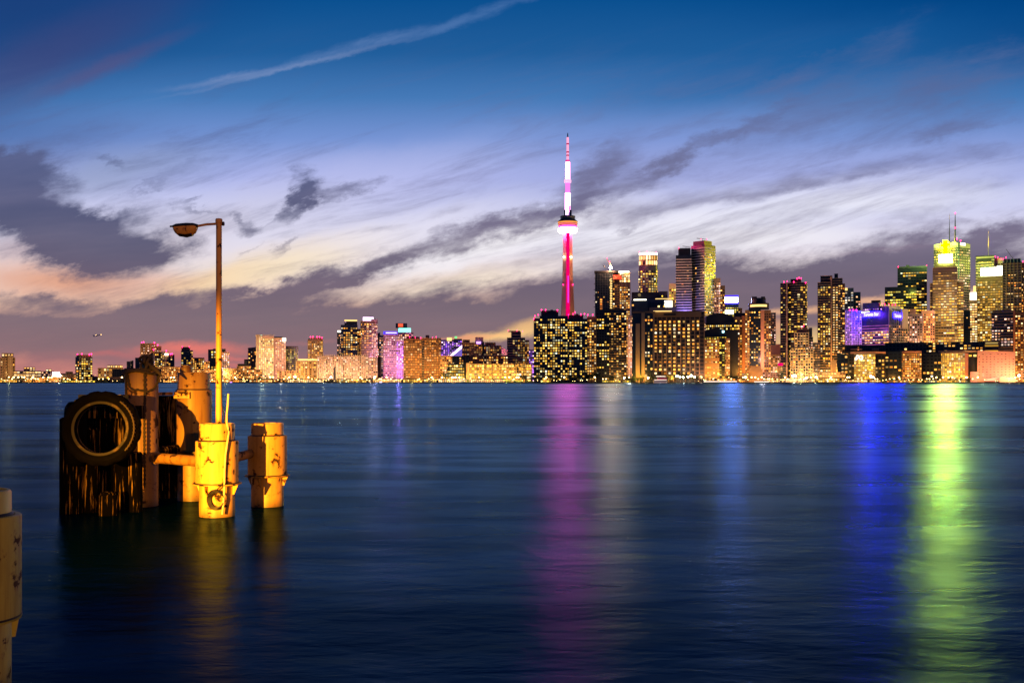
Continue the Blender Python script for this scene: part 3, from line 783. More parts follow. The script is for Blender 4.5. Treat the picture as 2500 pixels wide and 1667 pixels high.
    def band(s, x0, x1, yt, yb, mat, part='light_band', dz=-.6, kind='face', depth=None, **k):
        m = mat if not isinstance(mat, str) else (E[mat] if mat in E else M[mat])
        P, vis = s.foot(x0, x1, dz, kind, k.get('xc'), k.get('th', 34), depth or 3)
        D = s.D + dz
        b = MB(); b.prism([(p.x, p.y) for p in P], zz(yb, D), zz(yt, D))
        return b.build(part, m, s.root)
    def beacons(s, pts, r=1.1, dz=-1):
        for (x, y) in pts:
            b = MB(); c = at(x, y, s.D + dz)
            b.lathe([(r * .5, -r), (r, -r * .4), (r, r * .4), (r * .5, r)], c, 8)
            b.lathe([(.15, -r - 2.2), (.15, -r)], c, 5)
            b.build('beacon', E['red'], s.root)
    def mast(s, x, yt, yb, r=.5, mat='rail', name='antenna', dz=3):
        D = s.D + dz
        b = MB(); p0 = at(x, yb, D); p1 = at(x, yt, D)
        b.tube([p0, p0.lerp(p1, .55), p1], [r, r * .8, r * .3], 6); return b.build(name, M[mat], s.root)
_uw = {}
def unit_window(m):
    if m.name not in _uw:
        b = MB(); b.box(-.5, .5, -.5, .5, -.5, .5)
        me = bpy.data.meshes.new('window'); me.from_pydata(b.v, [], b.f); me.materials.append(m); _uw[m.name] = me
    return _uw[m.name]

LAMPS = []
def wash(px, D, rgb=(1, .45, .09), en=1.0, z=14):
    """unseen point lights added between the buildings to wash the fronts"""
    l = bpy.data.lights.new('wash_light', 'POINT'); l.energy = en * 1.0e5 * CSET['wash']; l.color = rgb; l.shadow_soft_size = 1.2
    o = bpy.data.objects.new('wash_light', l); COL.objects.link(o); o.location = (xz(px, D), D, z)  # added fill light floating free, no lamp body stands here
CSET = dict(wash=2.6)
OR = (1, .40, .06); AM = (1, .52, .14); WH = (1, .74, .46)

def face_of(b, i, x0, x1, xc, th, dz=0):
    P, vis = b.foot(x0, x1, dz, 'corner', xc, th)
    a = Vector((P[i].x, P[i].y, 0)); c = Vector((P[i + 1].x, P[i + 1].y, 0)); d = c - a; w = d.length; d.normalize()
    return (a, d, Vector((d.y, -d.x, 0)), w)
def face_box(b, face, f0, f1, yt, yb, mat, name, out=.6, D=None):
    a, d, n, Wd = face; D = D or b.D + 12
    bq = MB(); o = a + d * (Wd * f0) - n * .1; bq.obox((o.x, o.y, zz(yb, D)), d * (Wd * (f1 - f0)), n * (out + .1), (0, 0, zz(yt, D) - zz(yb, D)))
    return bq.build(name, mat, b.root)
# ======== far left
b = Bld('apartment_tower', 'beige slab tower standing alone at the far left edge of the skyline', 18, 2300)
b.body(1, 36, 872, mat='tan', win=dict(p=.10, cw=5, ch=6), fin=dict(cw=7, mat='brown'))
b.body(20, 31, 868, mat='beige', dz=-1.4, depth=6, part='bay', fin=dict(cw=3, mat='brown', th=.4))
b.body(4, 33, 862, 872, mat='brown', part='penthouse', dz=3, win=dict(p=.9, cw=7, ch=8, mat='bright'))
wash(22, 2240, AM, .5, 22)
b = Bld('low_building', 'long low terminal with bright warm floors beside the leftmost tower', 75, 2240)
b.body(34, 100, 905, mat='pinkc', win=dict(p=.85, cw=7, ch=5, mat='bright', fw=.9), slab=dict(ch=6, mat='pinkc', out=1.2))
b.body(58, 86, 896, 905, mat='pinkc', part='upper_floor', dz=4, win=dict(p=.8, cw=7, ch=5, mat='bright'))
b = Bld('low_building', 'small pale building with two bright upper rooms left of the white sign', 118, 2260)
b.body(96, 132, 906, mat='pinkc', win=dict(p=.55, cw=5, ch=5, mat='pink'))
b.body(112, 126, 901, 906, mat='beige', part='upper_floor', dz=2, win=dict(p=1, cw=7, ch=5, mat='bright'))
b = Bld('billboard', 'glowing white hoarding on posts at the far left shore', 137, 2120, 'billboard')
b.band(128, 146, 908, 919, 'crownw', 'screen', 0)
for q in (131, 143): b.mast(q, 919, 933, .5, 'rail', 'post', 0)
b = Bld('shed', 'orange lit waterfront sheds at the far left', 100, 2090, 'shed')
b.body(56, 78, 922, mat='tan', win=dict(p=.5, cw=6, ch=4, mat='yellow')); b.body(80, 118, 921, mat='tan', part='hall', win=dict(p=.6, cw=6, ch=4, mat='orange')); b.body(120, 152, 920, mat='tan', part='hall', win=dict(p=.7, cw=5, ch=4, mat='orange'))
wash(70, 2060, OR, .12, 6); wash(105, 2060, OR, .15, 6); wash(138, 2060, OR, .2, 6)
b = Bld('domed_house', 'small domed house with amber windows left of the lone dark tower', 166, 2120)
b.body(148, 186, 914, mat='brown', win=dict(p=.5, cw=6, ch=7, mat='orange')); b.body(160, 178, 907, 914, mat='roof', kind='round', part='dome', dz=2)
b = Bld('apartment_tower', 'lone dark tower with yellow windows and red roof lights far left', 205, 2200)
b.body(184, 226, 871, mat='navy', kind='corner', xc=193, th=56, win=[dict(p=.6, cw=6.5, ch=6, mat='yellow', only=[1], ind=True, fw=.75, fh=.6), dict(p=.15, cw=5, ch=7, only=[0], mat='warm')])
b.body(187, 223, 866, 871, mat='brown', part='penthouse', kind='corner', xc=194, th=56, dz=2); b.beacons([(189, 865), (200, 864), (218, 865), (223, 864)], 1.1, 12)
b = Bld('office_block', 'low rounded block with lit penthouse band right of the lone dark tower', 272, 2180)
b.body(240, 300, 898, mat='tan', win=dict(p=.5, cw=6, ch=6, mat='yellow', fh=.7), fin=dict(cw=9, mat='tan'))
b.body(262, 300, 891, 898, mat='brown', kind='round', part='penthouse', dz=3, win=dict(p=.8, cw=5, ch=5, mat='bright'))
wash(262, 2140, AM, .16, 8)
b = Bld('warehouse', 'unlit dark warehouse on the left shore', 292, 2120)
b.body(274, 318, 901, mat='black', win=dict(p=.03, cw=5, ch=5)); b.body(268, 300, 920, mat='brown', part='annex', dz=-20, win=dict(p=.9, cw=30, ch=3, mat='bright', z_in=(.1, .4)))
b = Bld('silo', 'pair of unlit dark silos left of the brown red lit tower', 324, 2160, 'silo')
b.body(309, 322, 882, mat='navy', kind='round'); b.body(319, 326, 880, mat='black', part='leg_tower', dz=3); b.body(330, 341, 873, mat='navy', part='silo_tower', dz=5); b.body(305, 345, 900, mat='black', part='base_block', dz=-5)
b = Bld('apartment_tower', 'brown tower with red beacons above the knotted rope', 369, 2260)
b.body(344, 380, 838, mat='brown', win=dict(p=.4, cw=5, ch=6, mat='pink'), slab=dict(ch=6, mat='tan'), fin=dict(cw=12, mat='tan')); b.body(376, 394, 845, mat='brown', part='wing', dz=5, win=dict(p=.45, cw=5, ch=5.5, mat='pink'))
b.beacons([(346, 836), (351, 835), (377, 836), (385, 842), (375, 853)]); wash(366, 2200, AM, .5, 30)
b = Bld('apartment_tower', 'stepped condominium full of yellow windows right of the brown red lit tower', 402, 2200)
b.body(378, 397, 860, mat='brown', win=dict(p=.65, cw=5, ch=5.5, mat='yellow')); b.body(396, 412, 858, mat='tan', part='wing', dz=2, win=dict(p=.65, cw=5, ch=5.5, mat='warm'), fin=dict(cw=7, mat='beige')); b.body(411, 426, 866, mat='navy', part='wing', dz=4, win=dict(p=.5, cw=5, ch=5.5, mat='warm'))
b.band(402, 411, 863, 867, 'crownw'); b.beacons([(406, 856), (416, 864), (420, 863)])
wash(400, 2160, AM, .3, 15)
b = Bld('apartment_tower', 'dark capped tower with scattered yellow windows behind the rear pile', 457, 2200)
b.body(442, 466, 856, mat='navy', win=dict(p=.45, cw=6, ch=6, mat='yellow')); b.body(443, 464, 847, 856, mat='black', part='penthouse', dz=2); b.body(464, 471, 855, mat='slate', part='wing', dz=4, win=dict(p=.6, cw=4, ch=5, mat='warm'))
b.beacons([(445, 846), (462, 846)], .7)
b = Bld('apartment_block', 'mid height lit block left of the lamp post', 484, 2240)
b.body(470, 499, 873, mat='brown', win=dict(p=.6, cw=5, ch=5, mat='warm'))
b = Bld('apartment_tower', 'dark tower half hidden behind the lamp post', 518, 2210)
b.body(508, 528, 853, mat='navy', win=dict(p=.4, cw=6, ch=6, mat='yellow', run=.5)); b.body(520, 551, 851, mat='black', kind='round', part='core_drum', dz=8, win=dict(p=.1, cw=5, ch=6))
b = Bld('apartment_tower', 'pale orange tower just right of the lamp post', 550, 2180)
b.body(541, 560, 859, mat='pinkc', win=dict(p=.8, cw=4.5, ch=5, mat='pink')); wash(550, 2140, AM, .3, 20)
for x0, x1, yt, lab in ((380, 440, 895, 'low lit row of houses behind the rear piles'), (498, 512, 882, 'small lit block between the mid block and the half hidden tower'), (470, 540, 903, 'bright low mall at the foot of the lamp post')):
    b = Bld('low_building', lab, (x0 + x1) / 2, 2140)
    b.body(x0, x1, yt, mat='brown', win=dict(p=.6, cw=5, ch=4.5, mat='bright' if yt > 900 else 'orange'), slab=dict(ch=8, mat='tan'))
wash(420, 2110, OR, .25, 8); wash(505, 2110, OR, .25, 8)
b = Bld('low_building', 'warren of low orange houses between the lamp post and the bright slab', 585, 2150)
b.body(545, 580, 899, mat='brown', win=dict(p=.6, cw=4.5, ch=4.5, mat='orange')); b.body(578, 612, 893, mat='brown', part='wing', dz=6, win=dict(p=.5, cw=4.5, ch=4.5, mat='warm')); b.body(606, 640, 902, mat='tan', part='wing', dz=2, win=dict(p=.5, cw=4.5, ch=4.5, mat='orange')); b.body(580, 600, 888, 894, mat='black', part='roof_block', dz=9)
wash(570, 2110, OR, .3, 8); wash(615, 2110, OR, .25, 8)
b = Bld('apartment_tower', 'dark tower with sloped top left of the bright slab', 612, 2290)
b.body(606, 626, 849, mat='slate', win=dict(p=.25, cw=4.5, ch=5, mat='warm'), slope=-2, fin=dict(cw=7, mat='brown')); b.body(596, 607, 877, mat='navy', part='wing', dz=4)
b = Bld('hotel_slab', 'bright yellow slab with teal mark at its upper left corner', 648, 2220)
b.body(625, 669, 817, mat='beige', slope=6, win=dict(p=.86, cw=4.6, ch=4.6, mat='bright', x_in=(.16, .98), fw=.66, fh=.6), slab=dict(ch=4.6, mat='beige', out=.5))
b.band(625, 632, 818, 900, 'crown', 'lit_edge', -1); b.band(633, 640, 817, 824, 'teal', 'sign', -1.2); b.band(640, 668, 820, 826, 'pinkc', 'parapet', -.5)
wash(640, 2160, (1,.62,.25), .6, 45)
b = Bld('hotel_slab', 'pink lit slab with white square lamp and wavy dark roof edge', 683, 2235)
b.body(669, 698, 825, mat='pinkc', win=dict(p=.75, cw=4.8, ch=5, mat='pink', x_in=(.1, 1)), slab=dict(ch=5, mat='pinkc', out=.5)); b.body(667, 672, 833, mat='black', part='recess', dz=-2, depth=4)
b.band(690, 698, 825, 833, 'crownw', 'sign', -1.2); b.body(669, 690, 822, 825, mat='roof', part='roof_edge', dz=2); wash(684, 2180, (1,.5,.25), .5, 35)
b = Bld('apartment_tower', 'rounded grey green tower with fine yellow windows', 712, 2260)
b.body(697, 728, 848, mat='slate', kind='round', win=dict(p=.6, cw=4.5, ch=5, mat='lime'), slab=dict(ch=5, mat='grey', out=.5)); b.body(698, 727, 845, 848, mat='rail', kind='round', part='roof_rail', dz=-.5)
b = Bld('condo_block', 'mid rise block under a bright cornice left of the long fin hotel', 752, 2160)
b.body(724, 782, 881, mat='tan', win=dict(p=.55, cw=5, ch=5.5, mat='warm'), fin=dict(cw=9, mat='beige')); b.band(727, 780, 876, 880, 'crown', 'cornice', -1.5)
b.body(676, 730, 905, mat='pinkc', part='podium', dz=-8, win=dict(p=.5, cw=6, ch=5, mat='bright')); wash(740, 2110, AM, .5, 14); wash(700, 2110, OR, .35, 10)
b = Bld('apartment_tower', 'brown tower with five red roof beacons rising behind the fin hotel', 770, 2330)
b.body(752, 788, 829, mat='tan', win=dict(p=.6, cw=4.6, ch=5, mat='warm'), fin=dict(cw=7, mat='tan')); b.body(757, 787, 824, 829, mat='brown', part='parapet', dz=2, fin=dict(cw=6, mat='pinkc')); b.body(752, 757, 827, mat='black', part='side_bay', dz=-1, depth=5)
b.beacons([(758, 822), (764, 822), (774, 822), (780, 822), (786, 824)], .9); wash(768, 2270, AM, .5, 40)
b = Bld('condo_block', 'long low hotel with bright vertical fins along its front', 837, 2130)
b.body(775, 842, 869, mat='pinkc', win=dict(p=.6, cw=4, ch=4.5, mat='pink'), fin=dict(cw=5, mat='beige', th=.35, out=1.4, top=3))
b.body(842, 898, 869, mat='pinkc', part='wing', dz=3, win=dict(p=.6, cw=4, ch=4.5, mat='pink'), fin=dict(cw=5, mat='beige', th=.35, out=1.4, top=3))
b.body(896, 922, 873, mat='pinkc', part='wing', dz=8, win=dict(p=.6, cw=5, ch=5, mat='pink'))
b.windows([], 1) if False else None
for q, (x, w_) in enumerate(((790, 1.5), (830, 1.5), (870, 1.5), (905, 1.0))): wash(x, 2095, (1, .55, .25), w_ * .22, 18)
b = Bld('apartment_tower', 'slim tower with white lamp on top left of the dark condominium', 829, 2310)
b.body(823, 834, 811, mat='slate', win=dict(p=.5, cw=4, ch=6, mat='pink')); b.band(824, 833, 807, 811, 'crownw', 'crown')
b = Bld('apartment_tower', 'dark condominium tower with gold roof rim left of the pink crowned one', 852, 2280)
b.body(832, 873, 793, mat='navy', win=dict(p=.62, cw=5.4, ch=5.6, mat='warm', ind=True, run=.4)); b.body(841, 872, 784, 793, mat='black', part='penthouse', dz=1, win=dict(p=.2, cw=5, ch=5, mat='violet')); b.band(841, 872, 780.5, 784, 'crown', 'roof_rim', 0)
b.body(871, 882, 803, mat='brown', part='wing', dz=6, win=dict(p=.7, cw=5, ch=5.5, mat='orange'))
b = Bld('apartment_tower', 'rounded tower with glowing lilac crown', 901, 2260)
b.body(880, 922, 783, mat='brown', kind='round', win=[dict(p=.72, cw=5.4, ch=5.6, mat='warm', only=[0, 1, 2, 3, 4, 5], run=.5), dict(p=.75, cw=4, ch=5, mat='pink', only=[6, 7, 8, 9])], slab=dict(ch=5.6, mat='pinkc', out=.6)); b.band(886, 912, 774, 784, 'lilac', 'crown', 2, 'round'); b.body(906, 922, 779, 784, mat='pinkc', part='penthouse', dz=3); b.body(902, 910, 772, 775, mat='violet' if False else 'roof', part='roof_block', dz=4)
wash(915, 2200, (1, .5, .75), .6, 60)
b = Bld('apartment_tower', 'narrow dark blue tower right of the lilac crowned one', 931, 2340)
b.body(921, 940, 818, mat='slate', win=dict(p=.5, cw=5, ch=5.5, mat='pink')); b.body(922, 928, 812, 818, mat='navy', part='roof_block'); b.body(922, 930, 870, mat='brown', part='base', dz=-10)
b = Bld('apartment_tower', 'tower with deep blue crown left of the red rooftop sign', 955, 2290)
b.body(936, 975, 816, mat='pinkc', win=dict(p=.65, cw=5, ch=5.5, mat='pink', run=.4), slab=dict(ch=5.5, mat='brown')); b.body(968, 985, 830, mat='pinkc', part='wing', dz=-6, win=dict(p=.8, cw=4.5, ch=5, mat='violet'))
b.band(936, 970, 809, 816, 'blue', 'crown', 1); b.band(942, 968, 811.5, 813.5, 'lilac', 'crown_lamps', .2)
wash(972, 2230, (.8, .3, 1), .8, 40); wash(978, 2240, (1, .2, .8), .4, 12)
b = Bld('apartment_tower', 'violet lit tower topped by a dark box with red sign and teal band', 990, 2310)
b.body(972, 1009, 811, mat='pinkc', win=dict(p=.7, cw=5, ch=5.5, mat='pink')); b.body(966, 994, 789, 800, mat='black', part='sign_box', dz=6); b.band(972, 984, 790, 798, 'redsign', 'sign', 4); b.band(973, 1003, 801, 811, 'teal', 'crown', 1)
b = Bld('condo_block', 'orange stucco condominium with corner turrets', 1007, 2200)
b.body(985, 1030, 827, mat='brown', win=dict(p=.66, cw=5.6, ch=6, mat='orange', ind=True), slab=dict(ch=6, mat='tan')); b.body(992, 1024, 822, 827, mat='brown', part='penthouse', dz=4); b.beacons([(1000, 822), (1014, 823), (1027, 824)], .6)
wash(1005, 2150, OR, .45, 30)
b = Bld('condo_block', 'orange stucco condominium with dark roof block beside the turreted one', 1053, 2205)
b.body(1030, 1077, 825, mat='brown', win=dict(p=.66, cw=5.6, ch=6, mat='orange', ind=True), slab=dict(ch=6, mat='tan')); b.body(1039, 1048, 818, 825, mat='brown', part='roof_block', dz=4); b.body(1028, 1036, 832, mat='slate', part='recess', dz=-2, depth=5); b.beacons([(1056, 823), (1065, 822)], .6); b.body(1074, 1106, 868, mat='tan', part='podium', dz=-10, win=dict(p=.55, cw=5.5, ch=6, mat='orange'))
wash(1052, 2150, OR, .45, 30); wash(1090, 2140, OR, .4, 14)
b = Bld('apartment_tower', 'violet lit block behind the sloped white stadium roof', 1095, 2400)
b.body(1077, 1108, 829, mat='slate', win=dict(p=.7, cw=5, ch=5, mat='violet')); b.band(1091, 1103, 824, 832, 'crown', 'sign', -1); b.body(1108, 1128, 827, mat='navy', part='wing', dz=3, win=dict(p=.5, cw=5, ch=5, mat='violet')); b.band(1110, 1116, 821, 826, emit('green_glow', (.2, 1, .3), 1.2), 'lamp', -1)
wash(1095, 2340, (.45, .15, 1), .9, 30)
# stadium with its sliding dome roof
st = thing('stadium', (xz(1180, 2360), 2360, GZ), 'white and lilac sloped stadium roof glowing between the condominiums', 'stadium')
bq = MB(); n = 26; vs = []; fs = []
for j in range(7):
    el = j / 6 * math.pi / 2
    for k in range(n):
        a = 2 * math.pi * k / n; vs.append(Vector((xz(1175, 2440) + 78 * math.cos(el) * math.cos(a), 2450 + 78 * math.cos(el) * math.sin(a), 55 + 38 * math.sin(el))))
for j in range(6):
    for k in range(n): fs.append((j * n + k, j * n + (k + 1) % n, (j + 1) * n + (k + 1) % n, (j + 1) * n + k))
bq.add(vs, fs); bq.lathe([(78, GZ), (78, 56)], (xz(1175, 2440), 2450, 0), n); bq.build('dome', M['white'], st, True)
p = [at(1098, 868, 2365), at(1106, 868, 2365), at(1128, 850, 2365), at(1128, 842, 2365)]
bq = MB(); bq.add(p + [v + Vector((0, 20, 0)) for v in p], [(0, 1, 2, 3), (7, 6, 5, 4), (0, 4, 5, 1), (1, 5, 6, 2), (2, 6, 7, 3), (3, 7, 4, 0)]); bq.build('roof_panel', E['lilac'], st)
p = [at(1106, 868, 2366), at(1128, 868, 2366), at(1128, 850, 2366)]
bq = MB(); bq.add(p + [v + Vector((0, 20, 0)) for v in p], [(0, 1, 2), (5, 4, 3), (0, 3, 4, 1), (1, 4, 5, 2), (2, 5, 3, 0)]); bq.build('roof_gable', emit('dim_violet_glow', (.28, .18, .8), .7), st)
b = Bld('condo_block', 'stepped grey condominium with orange roof box in front of the stadium', 1155, 2230)
b.body(1128, 1180, 836, mat='brown', win=dict(p=.5, cw=5.6, ch=5.6, mat='warm', run=.4), slab=dict(ch=5.6, mat='pinkc', th=.3)); b.body(1160, 1180, 823, 836, mat='pinkc', part='roof_block', dz=4, ); b.body(1130, 1147, 829, 836, mat='brown', part='penthouse', dz=4); b.body(1177, 1182, 834, mat='black', part='recess', dz=-1, depth=4); b.band(1163, 1174, 834, 839, 'violet', 'sign', -1)
wash(1150, 2170, AM, .55, 40)
b = Bld('condo_block', 'stepped condominium with roof crane right of the orange roof box', 1203, 2235)
b.body(1181, 1224, 843, mat='brown', win=dict(p=.5, cw=5.6, ch=5.6, mat='warm', run=.4), slab=dict(ch=5.6, mat='pinkc', th=.3)); b.body(1184, 1210, 836, 843, mat='brown', part='penthouse', dz=3); b.mast(1196, 825, 838, .3, 'rail', 'crane'); b.mast(1190, 832, 838, .3, 'rail', 'crane_leg')
wash(1205, 2175, AM, .45, 30)
b = Bld('apartment_tower', 'striped condominium with dark stepped top standing alone', 1264, 2220)
b.body(1238, 1282, 824, mat='navy', win=dict(p=.42, cw=6, ch=6, mat='yellow', ind=True, run=.4, x_in=(.3, 1)), slab=dict(ch=6, mat='pinkc', th=.28)); b.body(1281, 1292, 830, mat='brown', part='wing', dz=3, win=dict(p=.75, cw=5, ch=6, mat='warm'), slab=dict(ch=6, mat='pinkc')); b.body(1248, 1272, 810, 824, mat='navy', part='penthouse', dz=4, slab=dict(ch=5, mat='pinkc', th=.2)); b.body(1241, 1270, 807.5, 809.5, mat='rail', part='roof_canopy', dz=3)
b.beacons([(1241, 806), (1262, 806), (1276, 808)], .6); wash(1268, 2150, AM, .5, 30)
b = Bld('office_block', 'small violet lit building squeezed left of the twin dark condominiums', 1297, 2300)
b.body(1290, 1304, 853, mat='slate', win=dict(p=.6, cw=4, ch=5, mat='violet')); wash(1296, 2260, (.8, .25, 1), .3, 30)
b = Bld('condo_block', 'dark stepped block in front of the stadium', 1119, 2160)
b.body(1104, 1132, 869, mat='navy', win=dict(p=.4, cw=5.5, ch=6, mat='warm', run=.4)); b.body(1131, 1146, 867, mat='black', part='core', dz=2); b.mast(1132, 860, 870, .8, 'rail', 'stack'); b.body(1144, 1180, 869, mat='brown', part='wing', dz=6, win=dict(p=.2, cw=5, ch=5, mat='warm')); b.body(1170, 1240, 867, mat='brown', part='wing', dz=8, win=dict(p=.5, cw=6, ch=6, mat='warm', run=.4))
b = Bld('condo_block', 'five storey glass block with bright yellow floors left of the long yellow one', 1114, 2110)
b.body(1092, 1134, 888, mat='navy', win=dict(p=.85, cw=5, ch=6.6, mat='yellow', fw=.85, fh=.62, ind=True)); b.body(1076, 1100, 911, mat='roof', part='canopy', dz=-8, win=dict(p=.8, cw=6, ch=8, mat='yellow'))
b = Bld('condo_block', 'long low yellow lit warehouse loft on the shore', 1220, 2120)
b.body(1138, 1146, 886, mat='pinkc', part='stair_tower', dz=-2, depth=8); b.body(1146, 1297, 888, mat='tan', win=dict(p=.82, cw=6, ch=7, mat='yellow', fw=.78, fh=.55, ind=True), slab=dict(ch=7, mat='tan', th=.2), fin=dict(cw=18, mat='brown', th=.12))
for x in (1130, 1165, 1200, 1235, 1270): wash(x, 2085, (1, .55, .08), .36, 9)

# ======== observation tower
TD = 2300
tx = xz(1386, TD)
tw = thing('observation_tower', (tx, TD, GZ), 'tall needle tower lit magenta with round pod and glowing white spire', 'tower')
k = PXM(TD)
def ty_(y): return zz(y, TD)
legs = []
for ang, nm in ((186, 'l'), (354, 'r'), (90, 'b')):
    d = Vector((math.cos(R(ang)), math.sin(R(ang)), 0)); t = Vector((-d.y, d.x, 0))
    vs = []; fs = []
    prof = [(GZ, 33, 5.2), (ty_(860), 21, 4.4), (ty_(770), 15.3, 4.0), (ty_(680), 11.6, 3.8), (ty_(600), 10.0, 3.6), (ty_(562), 9.6, 3.6)]
    for z, ro, hw in prof:
        c = Vector((tx, TD, z))
        vs += [c - t * (hw + 1.8), c + d * ro - t * hw * .72, c + d * ro + t * hw * .72, c + t * (hw + 1.8)]
    for j in range(len(prof) - 1):
        for q in range(4): fs.append((j * 4 + q, j * 4 + (q + 1) % 4, j * 4 + 4 + (q + 1) % 4, j * 4 + 4 + q))
    bq = MB(); bq.add(vs, [f[::-1] for f in fs]); bq.build('leg', M['grey'] if nm == 'l' else M['tan'], tw)
bq = MB(); bq.lathe([(5.6, GZ), (4.6, ty_(562))], (tx, TD, 0), 6); bq.build('core', M['grey'], tw)
# lift shaft glass with its row of magenta lamps, facing the lake
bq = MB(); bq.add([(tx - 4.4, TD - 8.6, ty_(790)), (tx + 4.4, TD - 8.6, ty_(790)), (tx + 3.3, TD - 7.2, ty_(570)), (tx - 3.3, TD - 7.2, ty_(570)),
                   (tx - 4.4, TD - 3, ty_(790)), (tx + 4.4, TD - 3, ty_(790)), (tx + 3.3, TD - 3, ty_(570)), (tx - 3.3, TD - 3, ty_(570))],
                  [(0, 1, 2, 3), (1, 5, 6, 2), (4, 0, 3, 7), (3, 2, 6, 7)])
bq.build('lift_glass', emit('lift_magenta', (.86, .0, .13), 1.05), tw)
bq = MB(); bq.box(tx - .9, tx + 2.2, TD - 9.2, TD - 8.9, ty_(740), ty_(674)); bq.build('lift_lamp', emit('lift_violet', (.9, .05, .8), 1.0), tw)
def ring(prof, name, mat, n=40, smooth=True):
    bq = MB(); bq.lathe([(r * k, ty_(y)) for r, y in prof], (tx, TD, 0), n); return bq.build(name, mat, tw, smooth)
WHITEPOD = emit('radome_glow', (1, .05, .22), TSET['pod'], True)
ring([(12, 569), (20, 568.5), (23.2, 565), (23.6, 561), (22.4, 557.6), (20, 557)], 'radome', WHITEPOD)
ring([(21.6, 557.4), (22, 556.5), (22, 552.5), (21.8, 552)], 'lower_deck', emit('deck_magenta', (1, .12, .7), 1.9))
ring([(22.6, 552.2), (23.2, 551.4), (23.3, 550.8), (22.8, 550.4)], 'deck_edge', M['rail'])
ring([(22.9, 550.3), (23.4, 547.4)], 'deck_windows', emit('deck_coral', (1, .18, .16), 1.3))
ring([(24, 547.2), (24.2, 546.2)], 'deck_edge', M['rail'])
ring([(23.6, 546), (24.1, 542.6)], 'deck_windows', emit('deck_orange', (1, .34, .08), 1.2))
ring([(24.6, 542.4), (24.7, 541.6), (19, 536.8)], 'roof_skirt', M['roof'])
ring([(18.2, 537), (18.2, 531.5), (18.6, 531), (18.6, 528.2), (10, 528)], 'upper_drum', M['slate'])
for dx, w_, y0, y1 in ((-7.2, 3.6, 528, 513.5), (-3.2, 3, 528, 506), (.8, 3.8, 528, 520), (4.2, 3.2, 528, 503.5), (7.6, 3.4, 528, 514)):
    bq = MB(); bq.box(tx + (dx - w_ / 2) * k, tx + (dx + w_ / 2) * k, TD - 7 * k, TD - 3 * k, ty_(y0), ty_(y1)); bq.build('equipment_block', E['violet'] if dx in (-3.2, .8) else M['slate'], tw)
SP = lambda y: 0
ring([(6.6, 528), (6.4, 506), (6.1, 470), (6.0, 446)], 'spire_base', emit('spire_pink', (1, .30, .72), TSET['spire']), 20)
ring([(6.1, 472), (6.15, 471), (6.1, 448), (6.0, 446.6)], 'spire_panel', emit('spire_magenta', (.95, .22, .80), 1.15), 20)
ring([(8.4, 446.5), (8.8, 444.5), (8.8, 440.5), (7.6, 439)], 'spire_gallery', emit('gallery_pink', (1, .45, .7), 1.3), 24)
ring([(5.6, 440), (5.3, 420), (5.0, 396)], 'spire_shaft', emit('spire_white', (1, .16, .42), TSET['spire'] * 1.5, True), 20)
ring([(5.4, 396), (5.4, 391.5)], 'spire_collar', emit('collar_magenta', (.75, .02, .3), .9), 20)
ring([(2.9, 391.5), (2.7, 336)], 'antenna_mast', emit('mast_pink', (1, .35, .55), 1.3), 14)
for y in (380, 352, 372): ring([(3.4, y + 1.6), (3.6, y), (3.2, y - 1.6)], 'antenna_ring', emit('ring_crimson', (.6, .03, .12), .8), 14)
ring([(1.6, 336), (1.4, 330), (.7, 325)], 'antenna_tip', M['slate'], 10)
for x, y in ((1376.6, 628), (1394.6, 628), (1375, 695), (1398.5, 695)):
    bq = MB(); bq.lathe([(.6, -1.2), (1.2, 0), (.6, 1.2)], at(x, y, TD - 9), 8); bq.build('beacon', E['red'] if y > 650 else E['lampw'], tw)
wash(1360, 2236, (1, .5, .3), .3, 70); wash(1408, 2240, (1, .42, .15), .7, 90)

# ======== centre
b = Bld('apartment_tower', 'left one of the twin dark condominiums below the needle tower', 1344, 2060)
b.body(1303, 1320, 777, mat='navy', part='wing', dz=4, win=dict(p=.5, cw=6, ch=6.4, mat='yellow', run=.4))
b.body(1318, 1386, 771, mat='navy', win=dict(p=.55, cw=6, ch=6.4, mat='yellow', ind=True, run=.25, fw=.72, fh=.6), fin=dict(cw=17, mat='slate', th=.06)); b.body(1321, 1363, 758, 771, mat='black', part='penthouse', dz=6); b.body(1344, 1350, 756, 758, mat='roof', part='roof_block', dz=7)
b.beacons([(1322, 756), (1332, 756), (1361, 757), (1306, 771), (1314, 768), (1303, 778)], .9)
b = Bld('apartment_tower', 'right one of the twin dark condominiums below the needle tower', 1420, 2075)
b.body(1383, 1434, 778, mat='navy', win=dict(p=.55, cw=6, ch=6.4, mat='yellow', ind=True, run=.25, fw=.72, fh=.6), fin=dict(cw=17, mat='slate', th=.06)); b.body(1433, 1456, 773, mat='brown', part='wing', dz=3, win=dict(p=.72, cw=6, ch=6.4, mat='warm')); b.body(1388, 1424, 769, 778, mat='black', part='penthouse', dz=6); b.body(1405, 1412, 766, 769, mat='roof', part='roof_block', dz=7)
b.beacons([(1388, 768), (1399, 766), (1404, 762), (1418, 767), (1427, 766), (1435, 768), (1447, 768)], .9)
b = Bld('construction_tower', 'unfinished dark tower with crane and dazzling work lamp on its roof', 1483, 2210, 'tower')
b.body(1453, 1496, 664, mat='navy', win=dict(p=.03, cw=5, ch=6), fin=dict(cw=6, mat='slate', th=.15), slab=dict(ch=6, mat='slate', th=.12, out=.5))
